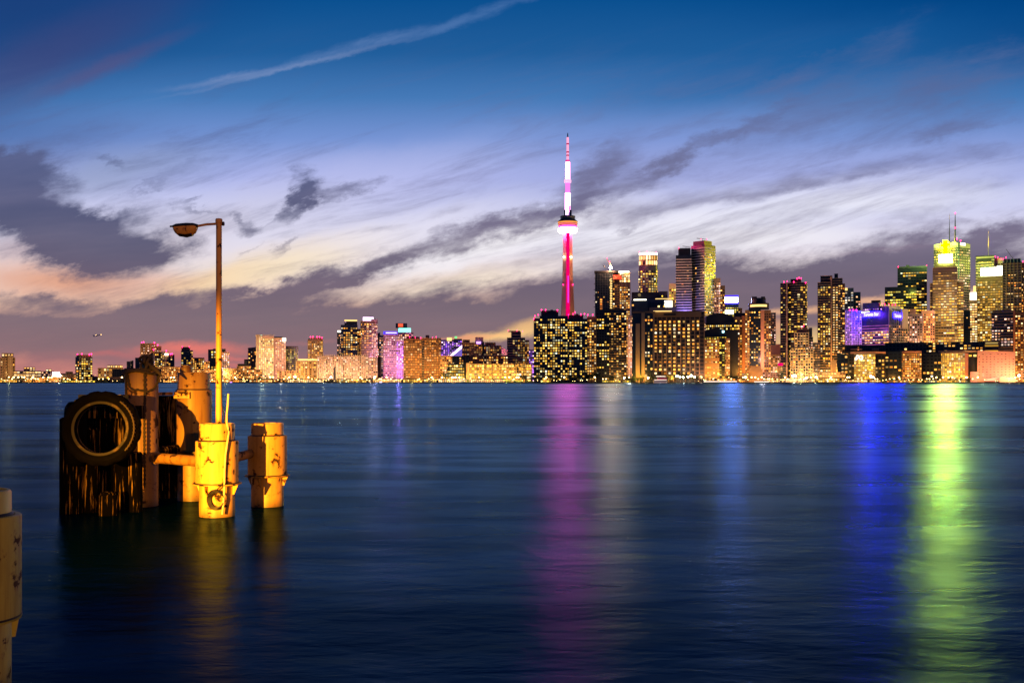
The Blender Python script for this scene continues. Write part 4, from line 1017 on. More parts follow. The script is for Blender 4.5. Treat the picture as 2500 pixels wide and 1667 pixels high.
b.body(1490, 1512, 668, mat='brown', part='wing', dz=3, win=dict(p=.25, cw=5, ch=6, mat='warm')); b.band(1489, 1494.5, 680, 757, 'crown', 'hoist_lights', -1.5); b.body(1464, 1471, 728, 757, mat='tan', part='hoist_cage', dz=-2, depth=5, win=dict(p=.9, cw=6, ch=5, mat='orange'))
b.body(1483, 1517, 671, 682, mat=wallmat('red_netting', (.55, .06, .05)), part='safety_net', dz=-2, depth=20); b.body(1451, 1510, 661, 666, mat='black', part='form_deck', dz=-2, depth=26)
for y in range(680, 760, 14): b.body(1449.5, 1453, y - 1.2, y, mat='rail', part='bracket', dz=2, depth=3)
bq = MB(); c = at(1491, 654, 2206); bq.lathe([(1.2, -2.4), (2.6, -1), (2.6, 1), (1.2, 2.4)], c, 12); bq.build('work_lamp', emit('work_lamp_glow', (1, .36, .15), TSET['work'], True), b.root)
bq = MB(); bq.tube([at(1489, 666, 2208), at(1489, 640, 2208)], .7, 6); bq.tube([at(1493, 650, 2208), at(1481, 631, 2208)], .5, 6); bq.build('crane', wallmat('red_crane_paint', (.5, .05, .05)), b.root)
bq = MB(); bq.tube([at(1478, 654, 2208), at(1472, 647, 2208)], .7, 6); bq.build('crane_jib', M['rail'], b.root); b.beacons([(1482, 630), (1488, 638)], .7)
wash(1491, 2196, (1, .5, .2), .5, zz(652, 2196))
b = Bld('apartment_tower', 'slim tower with glowing gold top behind the unfinished one', 1523, 2250)
b.body(1508, 1538, 690, mat='tan', win=dict(p=.7, cw=4.8, ch=5.4, mat='warm'), fin=dict(cw=9, mat='beige')); b.body(1508, 1538, 664, 690, mat='crown' if False else 'tan', part='crown_storeys', dz=-.5, win=dict(p=1, cw=5, ch=6, mat='bright', fw=.8, fh=.8)); b.band(1509, 1536, 662, 665, 'crownw', 'crown', -2); b.body(1534, 1543, 770, mat='pinkc', part='side_wing', dz=-12, win=dict(p=.8, cw=4.5, ch=5, mat='pink'))
wash(1535, 2190, (1, .55, .3), .7, 60)
b = Bld('apartment_tower', 'shorter dark condominium before the unfinished tower', 1493, 2090)
b.body(1456, 1488, 756, mat='black', win=dict(p=.28, cw=6, ch=7, mat='yellow', run=.6)); b.body(1485, 1530, 756, mat='navy', part='wing', dz=3, win=dict(p=.42, cw=6, ch=6.2, mat='warm', ind=True, run=.2), slab=dict(ch=6.2, mat='brown', th=.2)); b.body(1487, 1522, 753, 757, mat='black', part='penthouse', dz=8)
wash(1508, 2050, AM, .25, 12)
b = Bld('apartment_tower', 'round glass tower with tall lit crown and ring of roof lamps', 1582, 2420)
b.body(1559, 1606, 648, mat='slate', kind='round', win=dict(p=.62, cw=6, ch=6.2, mat='yellow', ind=True, run=.3)); b.body(1560, 1605, 622, 648, mat='brown', kind='round', part='crown_storeys', dz=-.5, win=dict(p=1, cw=5, ch=13, mat='bright', fw=.75, fh=.86)); b.band(1560, 1605, 616.5, 621, 'crownw', 'crown', -1, 'round', 26)
b.beacons([(1561, 615), (1580, 614), (1602, 615)], .7)
b = Bld('office_block', 'black office block with round emblem on its dark top', 1570, 2300)
b.body(1542, 1609, 713, mat='black', win=dict(p=.05, cw=6, ch=6, z_in=(0, .6))); bq = MB(); c = at(1561, 720, 2297); bq.lathe([(2.6, 0), (3.6, .1), (3.6, .5), (2.6, .6)], n=18, M=Matrix.Translation(c) @ Matrix.Rotation(R(90), 4, 'X')); bq.build('emblem', emit('emblem_glow', (.6, .42, .2), .35), b.root)
b.body(1541, 1582, 733, mat='navy', part='podium', dz=-20, win=dict(p=.5, cw=7, ch=8, mat='bright', x_in=(0, .2))); b.band(1547, 1578, 730.5, 733, 'crownw', 'cornice', -22)
b.body(1578, 1625, 728, mat='navy', part='podium', dz=-12, win=dict(p=.35, cw=7, ch=8, mat='yellow')); b.band(1600, 1640, 728.5, 730, 'crown', 'cornice', -16); b.body(1609, 1630, 711, mat='slate', part='rear_block', dz=6, win=dict(p=.35, cw=5, ch=6, mat='lime'))
b.body(1618, 1648, 732, mat='brown', part='side_block', dz=-14, depth=20); b.band(1622, 1641, 734, 750, 'crownw', 'glass_hall', -16); b.body(1585, 1652, 750, mat='roof', part='roof_terrace', dz=-40, depth=24)
b = Bld('apartment_tower', 'narrow yellow lit tower left of the striped twin towers', 1642, 2420)
b.body(1633, 1651, 695, mat='tan', win=dict(p=.55, cw=6, ch=7, mat='lime')); b.body(1634, 1650, 692, 704, mat='beige', part='crown_block', dz=-1, depth=8); wash(1640, 2370, (1, .75, .2), .9, 160)
b = Bld('condo_tower', 'lower one of the white striped twin towers', 1669, 2260)
b.body(1650, 1689, 623, mat='navy', win=dict(p=.06, cw=6, ch=6.4, mat='warm', z_in=(0, .93)), slab=dict(ch=6.4, mat='white', th=.34, z_in=(0, .97))); b.body(1656, 1686, 606, 623, mat='black', part='mechanical_top', dz=5); b.beacons([(1657, 605)], .7); b.mast(1675, 601, 607, .3, 'rail', 'davit'); bq = MB(); bq.tube([at(1666, 601, 2270), at(1684, 603, 2270)], .5, 6); bq.build('davit_arm', M['rail'], b.root)
wash(1668, 2215, (.85, .45, 1), .55, 55); wash(1672, 2235, (.3, .2, 1), .16, 158)
b = Bld('condo_tower', 'taller one of the white striped twin towers with yellow right face', 1716, 2255)
b.body(1687, 1747, 597, mat='navy', kind='corner', xc=1720, th=38, win=[dict(p=.07, cw=6, ch=6.4, mat='warm', only=[0], z_in=(0, .94)), dict(p=.5, cw=6, ch=6.4, mat='yellow', only=[1], z_in=(0, .94))], slab=dict(ch=6.4, mat='white', th=.34, z_in=(0, .98))); b.body(1692, 1738, 587, 597, mat='black', part='mechanical_top', kind='corner', xc=1719, th=38, dz=4); bq = MB(); bq.tube([at(1701, 582, 2270), at(1726, 585, 2270)], .6, 6); bq.build('davit_arm', M['rail'], b.root); b.beacons([(1712, 584), (1725, 584)], .6, 12); b.mast(1715, 583, 588, .4, 'rail', 'davit')
wash(1742, 2225, (1, .66, .12), .10, 230); wash(1738, 2225, (1, .5, .2), .35, 110); wash(1700, 2205, (1, .5, .4), .3, 60)
b.body(1744, 1759, 679, mat='pinkc', part='rear_wing', dz=20, win=dict(p=.6, cw=5, ch=6, mat='pink')); b.body(1758, 1770, 697, mat='brown', part='rear_wing', dz=22, win=dict(p=.4, cw=5, ch=6, mat='warm'))
b = Bld('office_block', 'block with glowing blue and white sign board on its roof', 1784, 2330)
b.body(1766, 1803, 742, mat='navy', win=dict(p=.7, cw=5, ch=5, mat='lime')); b.band(1766, 1803, 721, 742, 'blue', 'sign_frame', 0); b.band(1769, 1801, 726, 738, emit('sign_white_blue', (.34, .36, 1), TSET['wb'], True), 'sign', -1.5); b.band(1766, 1791, 757, 766, 'crownw', 'glass_hall', -6); b.body(1791, 1812, 752, mat='brown', part='wing', dz=4, win=dict(p=.4, cw=5, ch=5, mat='warm'))
b = Bld('hotel', 'big brown hotel slab full of large square lit windows', 1640, 2060)
b.body(1593, 1719, 760, mat='black', win=dict(p=.62, cw=11, ch=9.2, mat='warm', ind=True, fw=.62, fh=.6, z_in=(.05, .88), x_in=(.02, .93)), fin=dict(cw=11, mat='brown', th=.2, out=1.0), slab=dict(ch=9.2, mat='brown', th=.14, out=.8))
b.body(1593, 1712, 760, 774, mat='brown', part='parapet', dz=-2, depth=16); b.body(1620, 1650, 765, 770, mat='black', part='louvre', dz=-3.5, depth=2); b.body(1710, 1719, 766, mat='pinkc', part='end_wall', dz=-2, depth=20); b.body(1590, 1598, 762, mat='tan', part='end_wall', dz=-3, depth=22); b.band(1595, 1640, 758.5, 760.5, 'crown', 'cornice', -2)
wash(1712, 2025, (1, .42, .2), .25, 14); wash(1640, 2025, OR, .25, 10)
b = Bld('hotel', 'brown hotel wing with blank orange lit end walls', 1570, 2050)
b.body(1544, 1594, 763, mat='navy', win=dict(p=.5, cw=7.5, ch=8, mat='warm', ind=True, fw=.6, fh=.6, x_in=(.45, 1))); b.body(1566, 1574, 763, mat='tan', part='end_wall', dz=-2, depth=10); b.body(1552, 1562, 790, mat='tan', part='pier_wall', dz=-1.5, depth=8); b.body(1544, 1600, 760, 764, mat='brown', part='parapet', dz=-1, depth=12)
wash(1560, 2020, (1, .62, .05), .22, 12); wash(1575, 2018, (1, .42, .05), .22, 10)
b = Bld('office_block', 'dark arched roof office terraces right of the brown hotel', 1752, 2120)
b.body(1722, 1802, 786, mat='black', part='upper_terrace', dz=30, win=dict(p=.75, cw=5, ch=6, mat='yellow', z_in=(.86, .96)))
def arch(b, x0, x1, y0, y1, dz, mat='black', name='arched_roof', dp=30):
    D = b.D + dz; pts = [(x0 + (x1 - x0) * t / 12, y0 - (y0 - y1) * math.sin(math.pi * (.14 + .72 * t / 12)) ** .6) for t in range(13)]
    vs = [at(x, y, D) for x, y in pts] + [at(x1, y0 + 2, D), at(x0, y0 + 2, D)]; n = len(vs)
    bq = MB(); bq.add(vs + [v + Vector((0, dp, 0)) for v in vs], [tuple(range(n))[::-1], tuple(range(n, 2 * n))] + [(i, (i + 1) % n, (i + 1) % n + n, i + n) for i in range(n)]); return bq.build(name, M[mat], b.root)
arch(b, 1724, 1790, 786, 764, 30); b.body(1718, 1774, 821, mat='black', part='lower_terrace', dz=0, win=dict(p=.9, cw=6, ch=4, mat='lime', z_in=(.9, .99))); arch(b, 1718, 1774, 822, 801, 0)
b.body(1716, 1756, 828, mat='tan', part='podium', dz=-10, win=[dict(p=.6, cw=5, ch=7, mat='yellow', z_in=(.55, .98)), dict(p=.75, cw=5, ch=7, mat='orange', z_in=(0, .5))], slab=dict(ch=14, mat='tan')); b.body(1755, 1770, 824, mat='black', part='glass_stair', dz=-11, win=dict(p=.55, cw=7, ch=6, mat='lime')); b.body(1769, 1782, 826, mat='tan', part='podium', dz=-9, win=dict(p=.5, cw=5, ch=6, mat='orange')); b.band(1763, 1768, 807, 812, emit('cyan_glow', (.5, .9, 1), 4), 'sign', -3)
wash(1735, 2075, OR, .5, 12); wash(1776, 2075, OR, .4, 14)
b = Bld('apartment_tower', 'brown block with blank pink end wall right of the arched terraces', 1799, 2170)
b.body(1776, 1812, 774, mat='brown', win=dict(p=.5, cw=6, ch=6.2, mat='warm', ind=True)); b.body(1810, 1821, 771, mat='salmon', part='end_wall', dz=-1.5, depth=22); b.body(1792, 1820, 764, 774, mat='black', part='penthouse', dz=6); wash(1812, 2120, OR, .6, 22)
b = Bld('apartment_tower', 'tower topped by a round lit revolving restaurant', 1856, 2150)
b.body(1828, 1857, 752, mat='navy', win=dict(p=.35, cw=6, ch=6.4, mat='warm', ind=True)); b.body(1854, 1866, 757, mat='salmon', part='end_wall', dz=-2, depth=24); b.body(1865, 1882, 757, mat='brown', part='wing', dz=2, win=dict(p=.45, cw=5.5, ch=6.2, mat='orange')); b.body(1881, 1894, 763, 842, mat='slate', part='rear_wing', dz=24, win=dict(p=.25, cw=5, ch=6, mat='pink'), slab=dict(ch=5.5, mat='pinkc'))
b.body(1819, 1830, 757, mat='brown', part='wing', dz=3, win=dict(p=.6, cw=5, ch=6, mat='orange')); b.body(1826, 1878, 739, 752, mat='black', kind='round', part='restaurant_drum', dz=-6, depth=50); b.band(1827, 1877, 743, 748.5, 'crown', 'restaurant_windows', -7, 'round', 50); b.body(1834, 1870, 727, 739, mat='black', kind='round', part='roof_drum', dz=0, depth=34); b.body(1836, 1848, 724, 728, mat='roof', part='roof_block', dz=6); b.body(1858, 1868, 724, 728, mat='roof', part='roof_block', dz=6); b.mast(1836, 720, 726, .3)
wash(1850, 2105, OR, .7, 20); wash(1862, 2110, (1, .5, .35), .5, 50)
b = Bld('low_building', 'orange floodlit hall with steep gable on the shore', 1846, 2080, 'hall')
b.body(1827, 1862, 905, mat='tan', depth=30)
D = 2078; vs = [at(1826, 906, D), at(1863, 906, D), at(1855, 893, D), at(1836, 893, D)]
bq = MB(); bq.add(vs + [v + Vector((0, 30, 0)) for v in vs], [(0, 1, 2, 3), (7, 6, 5, 4), (0, 4, 5, 1), (1, 5, 6, 2), (2, 6, 7, 3), (3, 7, 4, 0)]); bq.build('gable_roof', M['tan'], b.root)
b.body(1862, 1900, 908, mat='pinkc', part='wing', dz=4, win=dict(p=.2, cw=6, ch=5, mat='pink')); b.body(1800, 1828, 910, mat='brown', part='wing', dz=4, win=dict(p=.3, cw=6, ch=5, mat='yellow')); wash(1846, 2048, OR, .22, 7); wash(1880, 2050, (1, .5, .3), .1, 7)
b = Bld('low_building', 'pinkish far block with red neon sign low between the towers', 1890, 2240)
b.body(1880, 1912, 840, mat='salmon', depth=20); b.body(1876, 1914, 866, mat='brown', part='podium', dz=-20, win=dict(p=.4, cw=5, ch=5, mat='pink')); b.band(1899, 1912, 886, 893, 'magenta', 'sign', -50); wash(1895, 2190, AM, .4, 25)
# ======== right of centre
b = Bld('condo_tower', 'tall curved condominium with red lights over its dark cap', 1938, 2190)
b.body(1905, 1924, 691, mat='navy', part='wing', dz=4, win=dict(p=.25, cw=5.5, ch=6, mat='yellow'), slab=dict(ch=6, mat='brown', th=.2)); b.body(1921, 1971, 689, mat='navy', kind='round', depth=26, win=dict(p=.55, cw=6.4, ch=6, mat='yellow', ind=True, run=.5, fw=.8), slab=dict(ch=6, mat='tan', th=.18)); b.body(1930, 1956, 681, 689, mat='black', part='penthouse', dz=8); b.body(1919.5, 1922.5, 689, mat='pinkc', part='pier', dz=-2, depth=4)
b.beacons([(1914, 688), (1922, 687), (1938, 688), (1946, 680), (1951, 678), (1956, 679), (1967, 690)], .9); wash(1935, 2140, AM, .45, 22)
b = Bld('condo_block', 'cream gridded stepped block before the tall curved condominium', 1965, 2110)
b.body(1930, 1985, 852, mat='navy', part='lower_wing', dz=-5, win=dict(p=.55, cw=6, ch=6.4, mat='warm'), slab=dict(ch=6.4, mat='beige', th=.22), fin=dict(cw=6, mat='beige', th=.22)); b.body(1940, 1974, 812, mat='navy', win=dict(p=.5, cw=6, ch=6.4, mat='warm', ind=True), slab=dict(ch=6.4, mat='beige', th=.24), fin=dict(cw=6, mat='beige', th=.24)); b.body(1973, 1985, 822, mat='navy', part='wing', dz=4, win=dict(p=.55, cw=5, ch=6, mat='pink'), slab=dict(ch=6, mat='beige')); b.body(1984, 2002, 836, mat='slate', part='wing', dz=6, win=dict(p=.45, cw=5, ch=6, mat='warm'), slab=dict(ch=6, mat='pinkc')); b.body(1945, 1975, 803, 812, mat='brown', part='penthouse', dz=5); b.body(1975, 1983, 800, 822, mat='slate', part='roof_block', dz=9)
b.beacons([(1957, 797), (1962, 795)], .6); wash(1955, 2070, AM, .55, 18); wash(1990, 2070, AM, .4, 16)
b = Bld('condo_tower', 'tall condominium with bright vertical column left of the violet block', 2030, 2180)
b.body(1996, 2028, 689, mat='navy', win=dict(p=.42, cw=6.4, ch=6, mat='yellow', ind=True, run=.5), slab=dict(ch=6, mat='tan', th=.18)); b.body(2003, 2032, 673, 689, mat='black', part='upper_storeys', dz=5, slab=dict(ch=7, mat='pinkc', th=.15)); b.body(2027, 2031, 676, mat='pinkc', part='pier', dz=-2, depth=4); b.body(2031, 2057, 679, mat='navy', part='wing', dz=1, win=[dict(p=.78, cw=7, ch=6, mat='bright', x_in=(.05, .6), z_in=(.3, .92)), dict(p=.3, cw=6, ch=6, x_in=(.6, 1)), dict(p=.7, cw=6, ch=6, mat='orange', z_in=(0, .3))], slab=dict(ch=6, mat='tan', th=.16)); b.body(2037, 2046, 668, 679, mat='black', part='roof_block', dz=6); b.body(2056, 2063, 692, mat='brown', part='wing', dz=5, win=dict(p=.6, cw=5, ch=6, mat='warm'))
wash(2045, 2130, OR, 1.0, 26); wash(2012, 2135, AM, .3, 16)
b = Bld('low_building', 'amber lit podium on the shore under the bright columned condominium', 2050, 2060)
b.body(2030, 2042, 880, mat='tan', part='pylon', dz=0, depth=8); b.body(2000, 2064, 908, mat='tan', win=dict(p=.7, cw=7, ch=6, mat='bright')); wash(2036, 2035, OR, .22, 8); wash(2010, 2035, (1, .6, .1), .18, 7)
b = Bld('apartment_tower', 'blue grey glass tower with a bright floor behind the violet block', 2078, 2400)
b.body(2062, 2084, 703, mat='slate', win=dict(p=.4, cw=6, ch=6, mat='white', run=.6)); b.body(2083, 2101, 713, mat='navy', part='wing', dz=4, win=dict(p=.3, cw=6, ch=6, mat='pink')); b.band(2062, 2069, 703, 709, 'crown', 'lamp', -1)
b = Bld('office_block', 'blue and violet floodlit gridded block left of the lettered tower', 2080, 2220)
b.body(2056, 2103, 758, mat='slate', kind='corner', xc=2080, th=45, win=dict(p=.5, cw=5.5, ch=5.5, mat='violet'), slab=dict(ch=5.5, mat='white', th=.22), fin=dict(cw=6, mat='white', th=.2)); b.body(2064, 2097, 753, 758, mat='slate', part='penthouse', kind='corner', xc=2080, th=45, dz=4); b.beacons([(2075, 757), (2083, 757), (2091, 757)], 1.2, 5)
wash(2064, 2190, (.10, .02, 1), .4, 150); wash(2092, 2180, (.65, .15, 1), .22, 110); wash(2085, 2190, (1, .3, .7), .4, 60)
b = Bld('office_tower', 'concrete tower with glowing blue lettered signs on two faces', 2152, 2180)
b.body(2103, 2216, 758, mat='navy', kind='corner', xc=2170, th=34, win=[dict(p=.55, cw=8, ch=6.4, mat='yellow', only=[0], ind=True, fw=.85, run=.5, z_in=(0, .72), runrow=.3), dict(p=.4, cw=6, ch=6.4, mat='orange', only=[1], z_in=(0, .8))], slab=dict(ch=6.4, mat='pinkc', th=.25, z_in=(0, .8)), fin=dict(cw=8, mat='pinkc', th=.2, only=[1]))
b.body(2106, 2160, 738, 758, mat='navy', part='upper_block', kind='corner', xc=2146, dz=18, win=dict(p=.5, cw=6, ch=5, mat='violet', z_in=(.05, .3))); b.body(2127, 2150, 733, 740, mat='roof', part='roof_block', dz=44); b.body(2124, 2198, 746, 758, mat='slate', part='upper_block', kind='corner', xc=2170, dz=8, fin=dict(cw=7, mat='pinkc', th=.15), slab=dict(ch=9, mat='pinkc'))
face_box(b, face_of(b, 1, 2103, 2216, 2170, 34), .66, 1, 753, 800, M['pinkc'], 'pylon', 2); face_box(b, face_of(b, 0, 2103, 2216, 2170, 34), 0, .28, 758.5, 761.5, E['crownw'], 'lit_floor', .8)
b.beacons([(2154, 741), (2160, 742), (2170, 743), (2179, 744), (2186, 743)], .8, 16)
# lettering
def letters(txt, face, x0f, x1f, yt, yb, mat):
    a, d, n, Wd, _z0, _z1 = face
    cu = bpy.data.curves.new('lettering', 'FONT'); cu.body = txt; cu.size = 1; cu.extrude = .02; cu.offset = .012
    to = bpy.data.objects.new('tmp', cu); COL.objects.link(to); bpy.context.view_layer.update()
    me = bpy.data.meshes.new_from_object(to.evaluated_get(bpy.context.evaluated_depsgraph_get()))
    bpy.data.objects.remove(to)
    xs_ = [v.co.x for v in me.vertices]; ys_ = [v.co.y for v in me.vertices]
    sx = Wd * (x1f - x0f) / (max(xs_) - min(xs_)); sy = (yt - yb) / (max(ys_) - min(ys_))
    for v in me.vertices:
        p = a + d * (Wd * x0f + (v.co.x - min(xs_)) * sx) + n * (1.2 + v.co.z * 8); v.co = Vector((p.x, p.y, yb + (v.co.y - min(ys_)) * sy)) - WLOC[b.root.name]
    me.materials.clear(); me.materials.append(mat)
    o = bpy.data.objects.new('sign_lettering', me); COL.objects.link(o); o.parent = b.root
P, vis = b.foot(2103, 2216, 0, 'corner', 2170, 34)
def fr(i):
    a = Vector((P[i].x, P[i].y, 0)); c = Vector((P[i + 1].x, P[i + 1].y, 0)); d = c - a; w = d.length; d.normalize(); return (a, d, Vector((d.y, -d.x, 0)), w, 0, 0)
SIGN = emit('sign_letters_blue_white', (.5, .5, 1), 3.2)
def backing(face, x0f, x1f, yt, yb):
    a, d, n, Wd, _a, _b = face
    bq = MB(); o = a + d * (Wd * x0f) + n * .35; bq.obox((o.x, o.y, zz(yb, 2185)), d * (Wd * (x1f - x0f)), n * .5, (0, 0, zz(yt, 2185) - zz(yb, 2185)))
    bq.build('letter_glow_panel', SPANEL, b.root)
SPANEL = emit('letter_glow_blue', (.0012, .0006, 1), TSET['star'] * .2, True)  # glowing panel added for the letters' blue halo and its water reflection
backing(fr(0), .03, .70, 759.5, 771.5); backing(fr(1), .24, .88, 764, 776)
letters('Toronto Star', fr(0), .08, .64, zz(761, 2185), zz(769.5, 2185), SIGN)
letters('Toronto Star', fr(1), .28, .84, zz(766, 2185), zz(774, 2185), SIGN)
for i, x in ((0, 2120), (0, 2140), (1, 2200)): wash(x, 2160 if i == 0 else 2164, (.05, .02, 1), .05, zz(766, 2176))
wash(2165, 2130, AM, .55, 30)
b = Bld('office_tower', 'black stepped office tower with rows of yellow green windows', 2212, 2330)
b.body(2191, 2263, 652, mat='black', win=dict(p=.3, cw=6, ch=6.5, mat='yellow', run=.6, runrow=.18, fw=.9, fh=.45)); b.body(2160, 2238, 700, mat='black', part='lower_slab', dz=-16, win=dict(p=.42, cw=6, ch=6.5, mat='lime', ind=True, run=.6, runrow=.2, fw=.9, fh=.5)); b.body(2192, 2262, 650, 654, mat='roof', part='parapet', dz=-1); b.body(2212, 2220, 647, 651, mat='roof', part='roof_block', dz=6)
b.beacons([(2193, 651), (2262, 648)], .7); wash(2228, 2296, (.75, .8, .1), .12, zz(715, 2300))
b = Bld('condo_block', 'pinkish lit block with a diagonal brace right of the lettered tower', 2246, 2240)
b.body(2214, 2252, 765, mat='pinkc', win=dict(p=.6, cw=6, ch=6, mat='pink'), slab=dict(ch=6, mat='pinkc'), fin=dict(cw=12, mat='pinkc')); b.body(2250, 2282, 758, mat='salmon', part='wing', dz=4, win=dict(p=.55, cw=5, ch=6, mat='orange')); b.body(2221, 2236, 754, 766, mat='salmon', part='roof_block', dz=5); bq = MB(); bq.tube([at(2206, 838, 2236), at(2222, 790, 2236)], 1.4, 6); bq.build('brace', M['pinkc'], b.root)
wash(2240, 2190, (1, .5, .35), .8, 30); wash(2265, 2190, OR, .6, 30)
# ======== financial district
b = Bld('bank_tower', 'tallest pale tower with dazzling lime sign and two antennas', 2322, 2350)
b.body(2279, 2369, 593, mat='beige', kind='corner', xc=2338, th=36, win=[dict(p=.30, cw=7, ch=6.2, mat='lime', only=[0], run=.7, runrow=.1, fh=.4), dict(p=.25, cw=7, ch=6.2, mat='pink', only=[1], run=.6, fh=.4)], slab=dict(ch=6.2, mat='roof', th=.42, out=.3, z_in=(0, .965), name='window_rows'))
b.body(2334, 2342, 592, mat=wallmat('dark_green_glass', (.01, .05, .035), .3), part='corner_shaft', dz=-3, depth=5)
BM = emit('lime_sign_glow', (1.4, 1, .0), TSET['bmo'], True)
D = 2338
f0 = face_of(b, 0, 2279, 2369, 2338, 36); f1 = face_of(b, 1, 2279, 2369, 2338, 36)
face_box(b, f0, .41, .58, 586, 637, BM, 'sign_glow_bar', 1.6); face_box(b, f0, .29, .70, 594, 600, BM, 'sign_board', 1.2); face_box(b, f0, 0, .96, 592, 601, M['white'], 'parapet', .7)  # tall bar gives the sign's vertical glow a solid shape
face_box(b, f1, .22, .6, 594.5, 600, E['crownw'], 'sign', .8)
b.mast(2318, 534, 593, 1.1, 'rail', 'antenna', 10); b.mast(2318, 521, 536, .5, 'salmon', 'antenna_tip', 10); b.mast(2332, 521, 593, 1.8, 'rail', 'antenna', 10); b.beacons([(2332, 556), (2336, 583), (2345, 587), (2332, 520)], 1.0)
wash(2308, 2316, (.5, 1, .04), .10, zz(600, 2300)); wash(2358, 2310, (1, .62, .4), .3, zz(680, 2310)); wash(2290, 2310, (.8, 1, .2), .06, zz(660, 2310))
b = Bld('bank_tower', 'gold banded tower with glowing white box sign before the lime signed tower', 2312, 2250)
b.body(2277, 2337, 652, mat='brown', win=dict(p=.42, cw=6, ch=6.4, mat='yellow', ind=True, run=.75, runrow=.25, fw=.92, fh=.42), slab=dict(ch=6.4, mat='tan', th=.2)); b.body(2270, 2352, 690, mat='brown', part='lower_tower', dz=4, win=dict(p=.5, cw=6, ch=6.4, mat='yellow', run=.7, runrow=.35, fw=.92, fh=.45), slab=dict(ch=6.4, mat='tan', th=.2)); b.body(2282, 2332, 640, 653, mat='brown', part='penthouse', dz=4); b.band(2292, 2325, 622, 640, emit('white_lime_sign', (.62, 1, .22), TSET['bmo'] * .35, True), 'sign_box', 2, depth=10)
wash(2310, 2190, (1, .62, .12), 1.0, 60); wash(2310, 2200, (1, .75, .3), .5, 170)
b = Bld('office_tower', 'narrow white glowing tower in the gap between the bank towers', 2376, 2300)
b.body(2367, 2386, 732, mat='beige', win=dict(p=.8, cw=5, ch=6, mat='bright', fw=.9)); b.band(2368, 2384, 714, 732, 'crownw', 'sign_box', -1); b.body(2353, 2369, 760, mat='navy', part='dark_wing', dz=-30, win=dict(p=.05, cw=5, ch=6)); b.band(2376, 2383, 698, 714, 'crown', 'lit_top', 20)
b = Bld('bank_tower', 'lime washed tower with tall thin mast behind the white signed one', 2405, 2390)
b.body(2382, 2427, 624, mat='beige', win=dict(p=.4, cw=6, ch=6.4, mat='lime', run=.6, fh=.45), slab=dict(ch=6.4, mat='roof', th=.4, out=.3)); b.body(2424, 2448, 630, mat='pinkc', part='wing', dz=3, win=dict(p=.5, cw=6, ch=6.4, mat='yellow', run=.5)); b.body(2384, 2420, 633, 637, mat='roof', part='louvre', dz=-2, depth=3); b.mast(2413, 566, 624, .7, 'beige', 'mast'); b.beacons([(2430, 626), (2436, 628), (2444, 632)], .8); wash(2400, 2345, (.85, 1, .15), .4, zz(640, 2345))
b = Bld('bank_tower', 'yellow tower crowned by a wide dazzling white sign', 2420, 2270)
b.body(2386, 2449, 675, mat='brown', win=dict(p=.6, cw=6, ch=6.2, mat='yellow', ind=True, run=.5, runrow=.3, fw=.85, fh=.5), slab=dict(ch=6.2, mat='tan', th=.2)); b.body(2394, 2448, 652, 675, mat='white', part='sign_storey', dz=3); b.band(2394, 2447, 654, 672, emit('white_sign_glow', (1, .98, .6), 8, True), 'sign', 1); b.band(2434, 2448, 649, 654, 'crownw', 'sign', 1)
wash(2418, 2220, (1, .6, .06), .35, 70); wash(2418, 2225, (1, .8, .12), .12, 190)
b = Bld('apartment_tower', 'dark brown tower with roof crane at the right edge', 2474, 2230)
b.body(2448, 2494, 640, mat='brown', win=dict(p=.42, cw=6, ch=6.4, mat='orange', run=.4, z_in=(0, .9)), fin=dict(cw=8, mat='brown', th=.2), slab=dict(ch=6.4, mat='navy', th=.35, out=.4)); b.body(2450, 2492, 632, 641, mat='navy', part='crown_frame', dz=3, fin=dict(cw=8, mat='grey', th=.12)); b.mast(2473, 625, 634, .5, 'rail', 'crane_mast'); bq = MB(); bq.tube([at(2474, 633, 2236), at(2456, 608, 2236)], .5, 6); bq.build('crane_jib', M['rail'], b.root); b.beacons([(2449, 632), (2456, 628), (2497, 638)], .8)
b.body(2492, 2512, 641, mat='brown', part='wing', dz=5, win=dict(p=.5, cw=6, ch=6.4, mat='orange')); wash(2470, 2170, AM, .6, 90)
b = Bld('apartment_tower', 'shorter dark condominium before the crane topped tower', 2448, 2170)
b.body(2420, 2474, 762, mat='navy', win=dict(p=.4, cw=7, ch=7, mat='pink', ind=True, run=.3), slab=dict(ch=7, mat='brown', th=.2)); b.body(2424, 2470, 756, 762, mat='brown', part='penthouse', dz=5); b.body(2472, 2478, 757, mat='salmon', part='pier', dz=-1, depth=10); b.body(2478, 2512, 762, mat='brown', part='wing', dz=2, win=dict(p=.5, cw=6, ch=6, mat='orange')); wash(2490, 2110, OR, .8, 18)
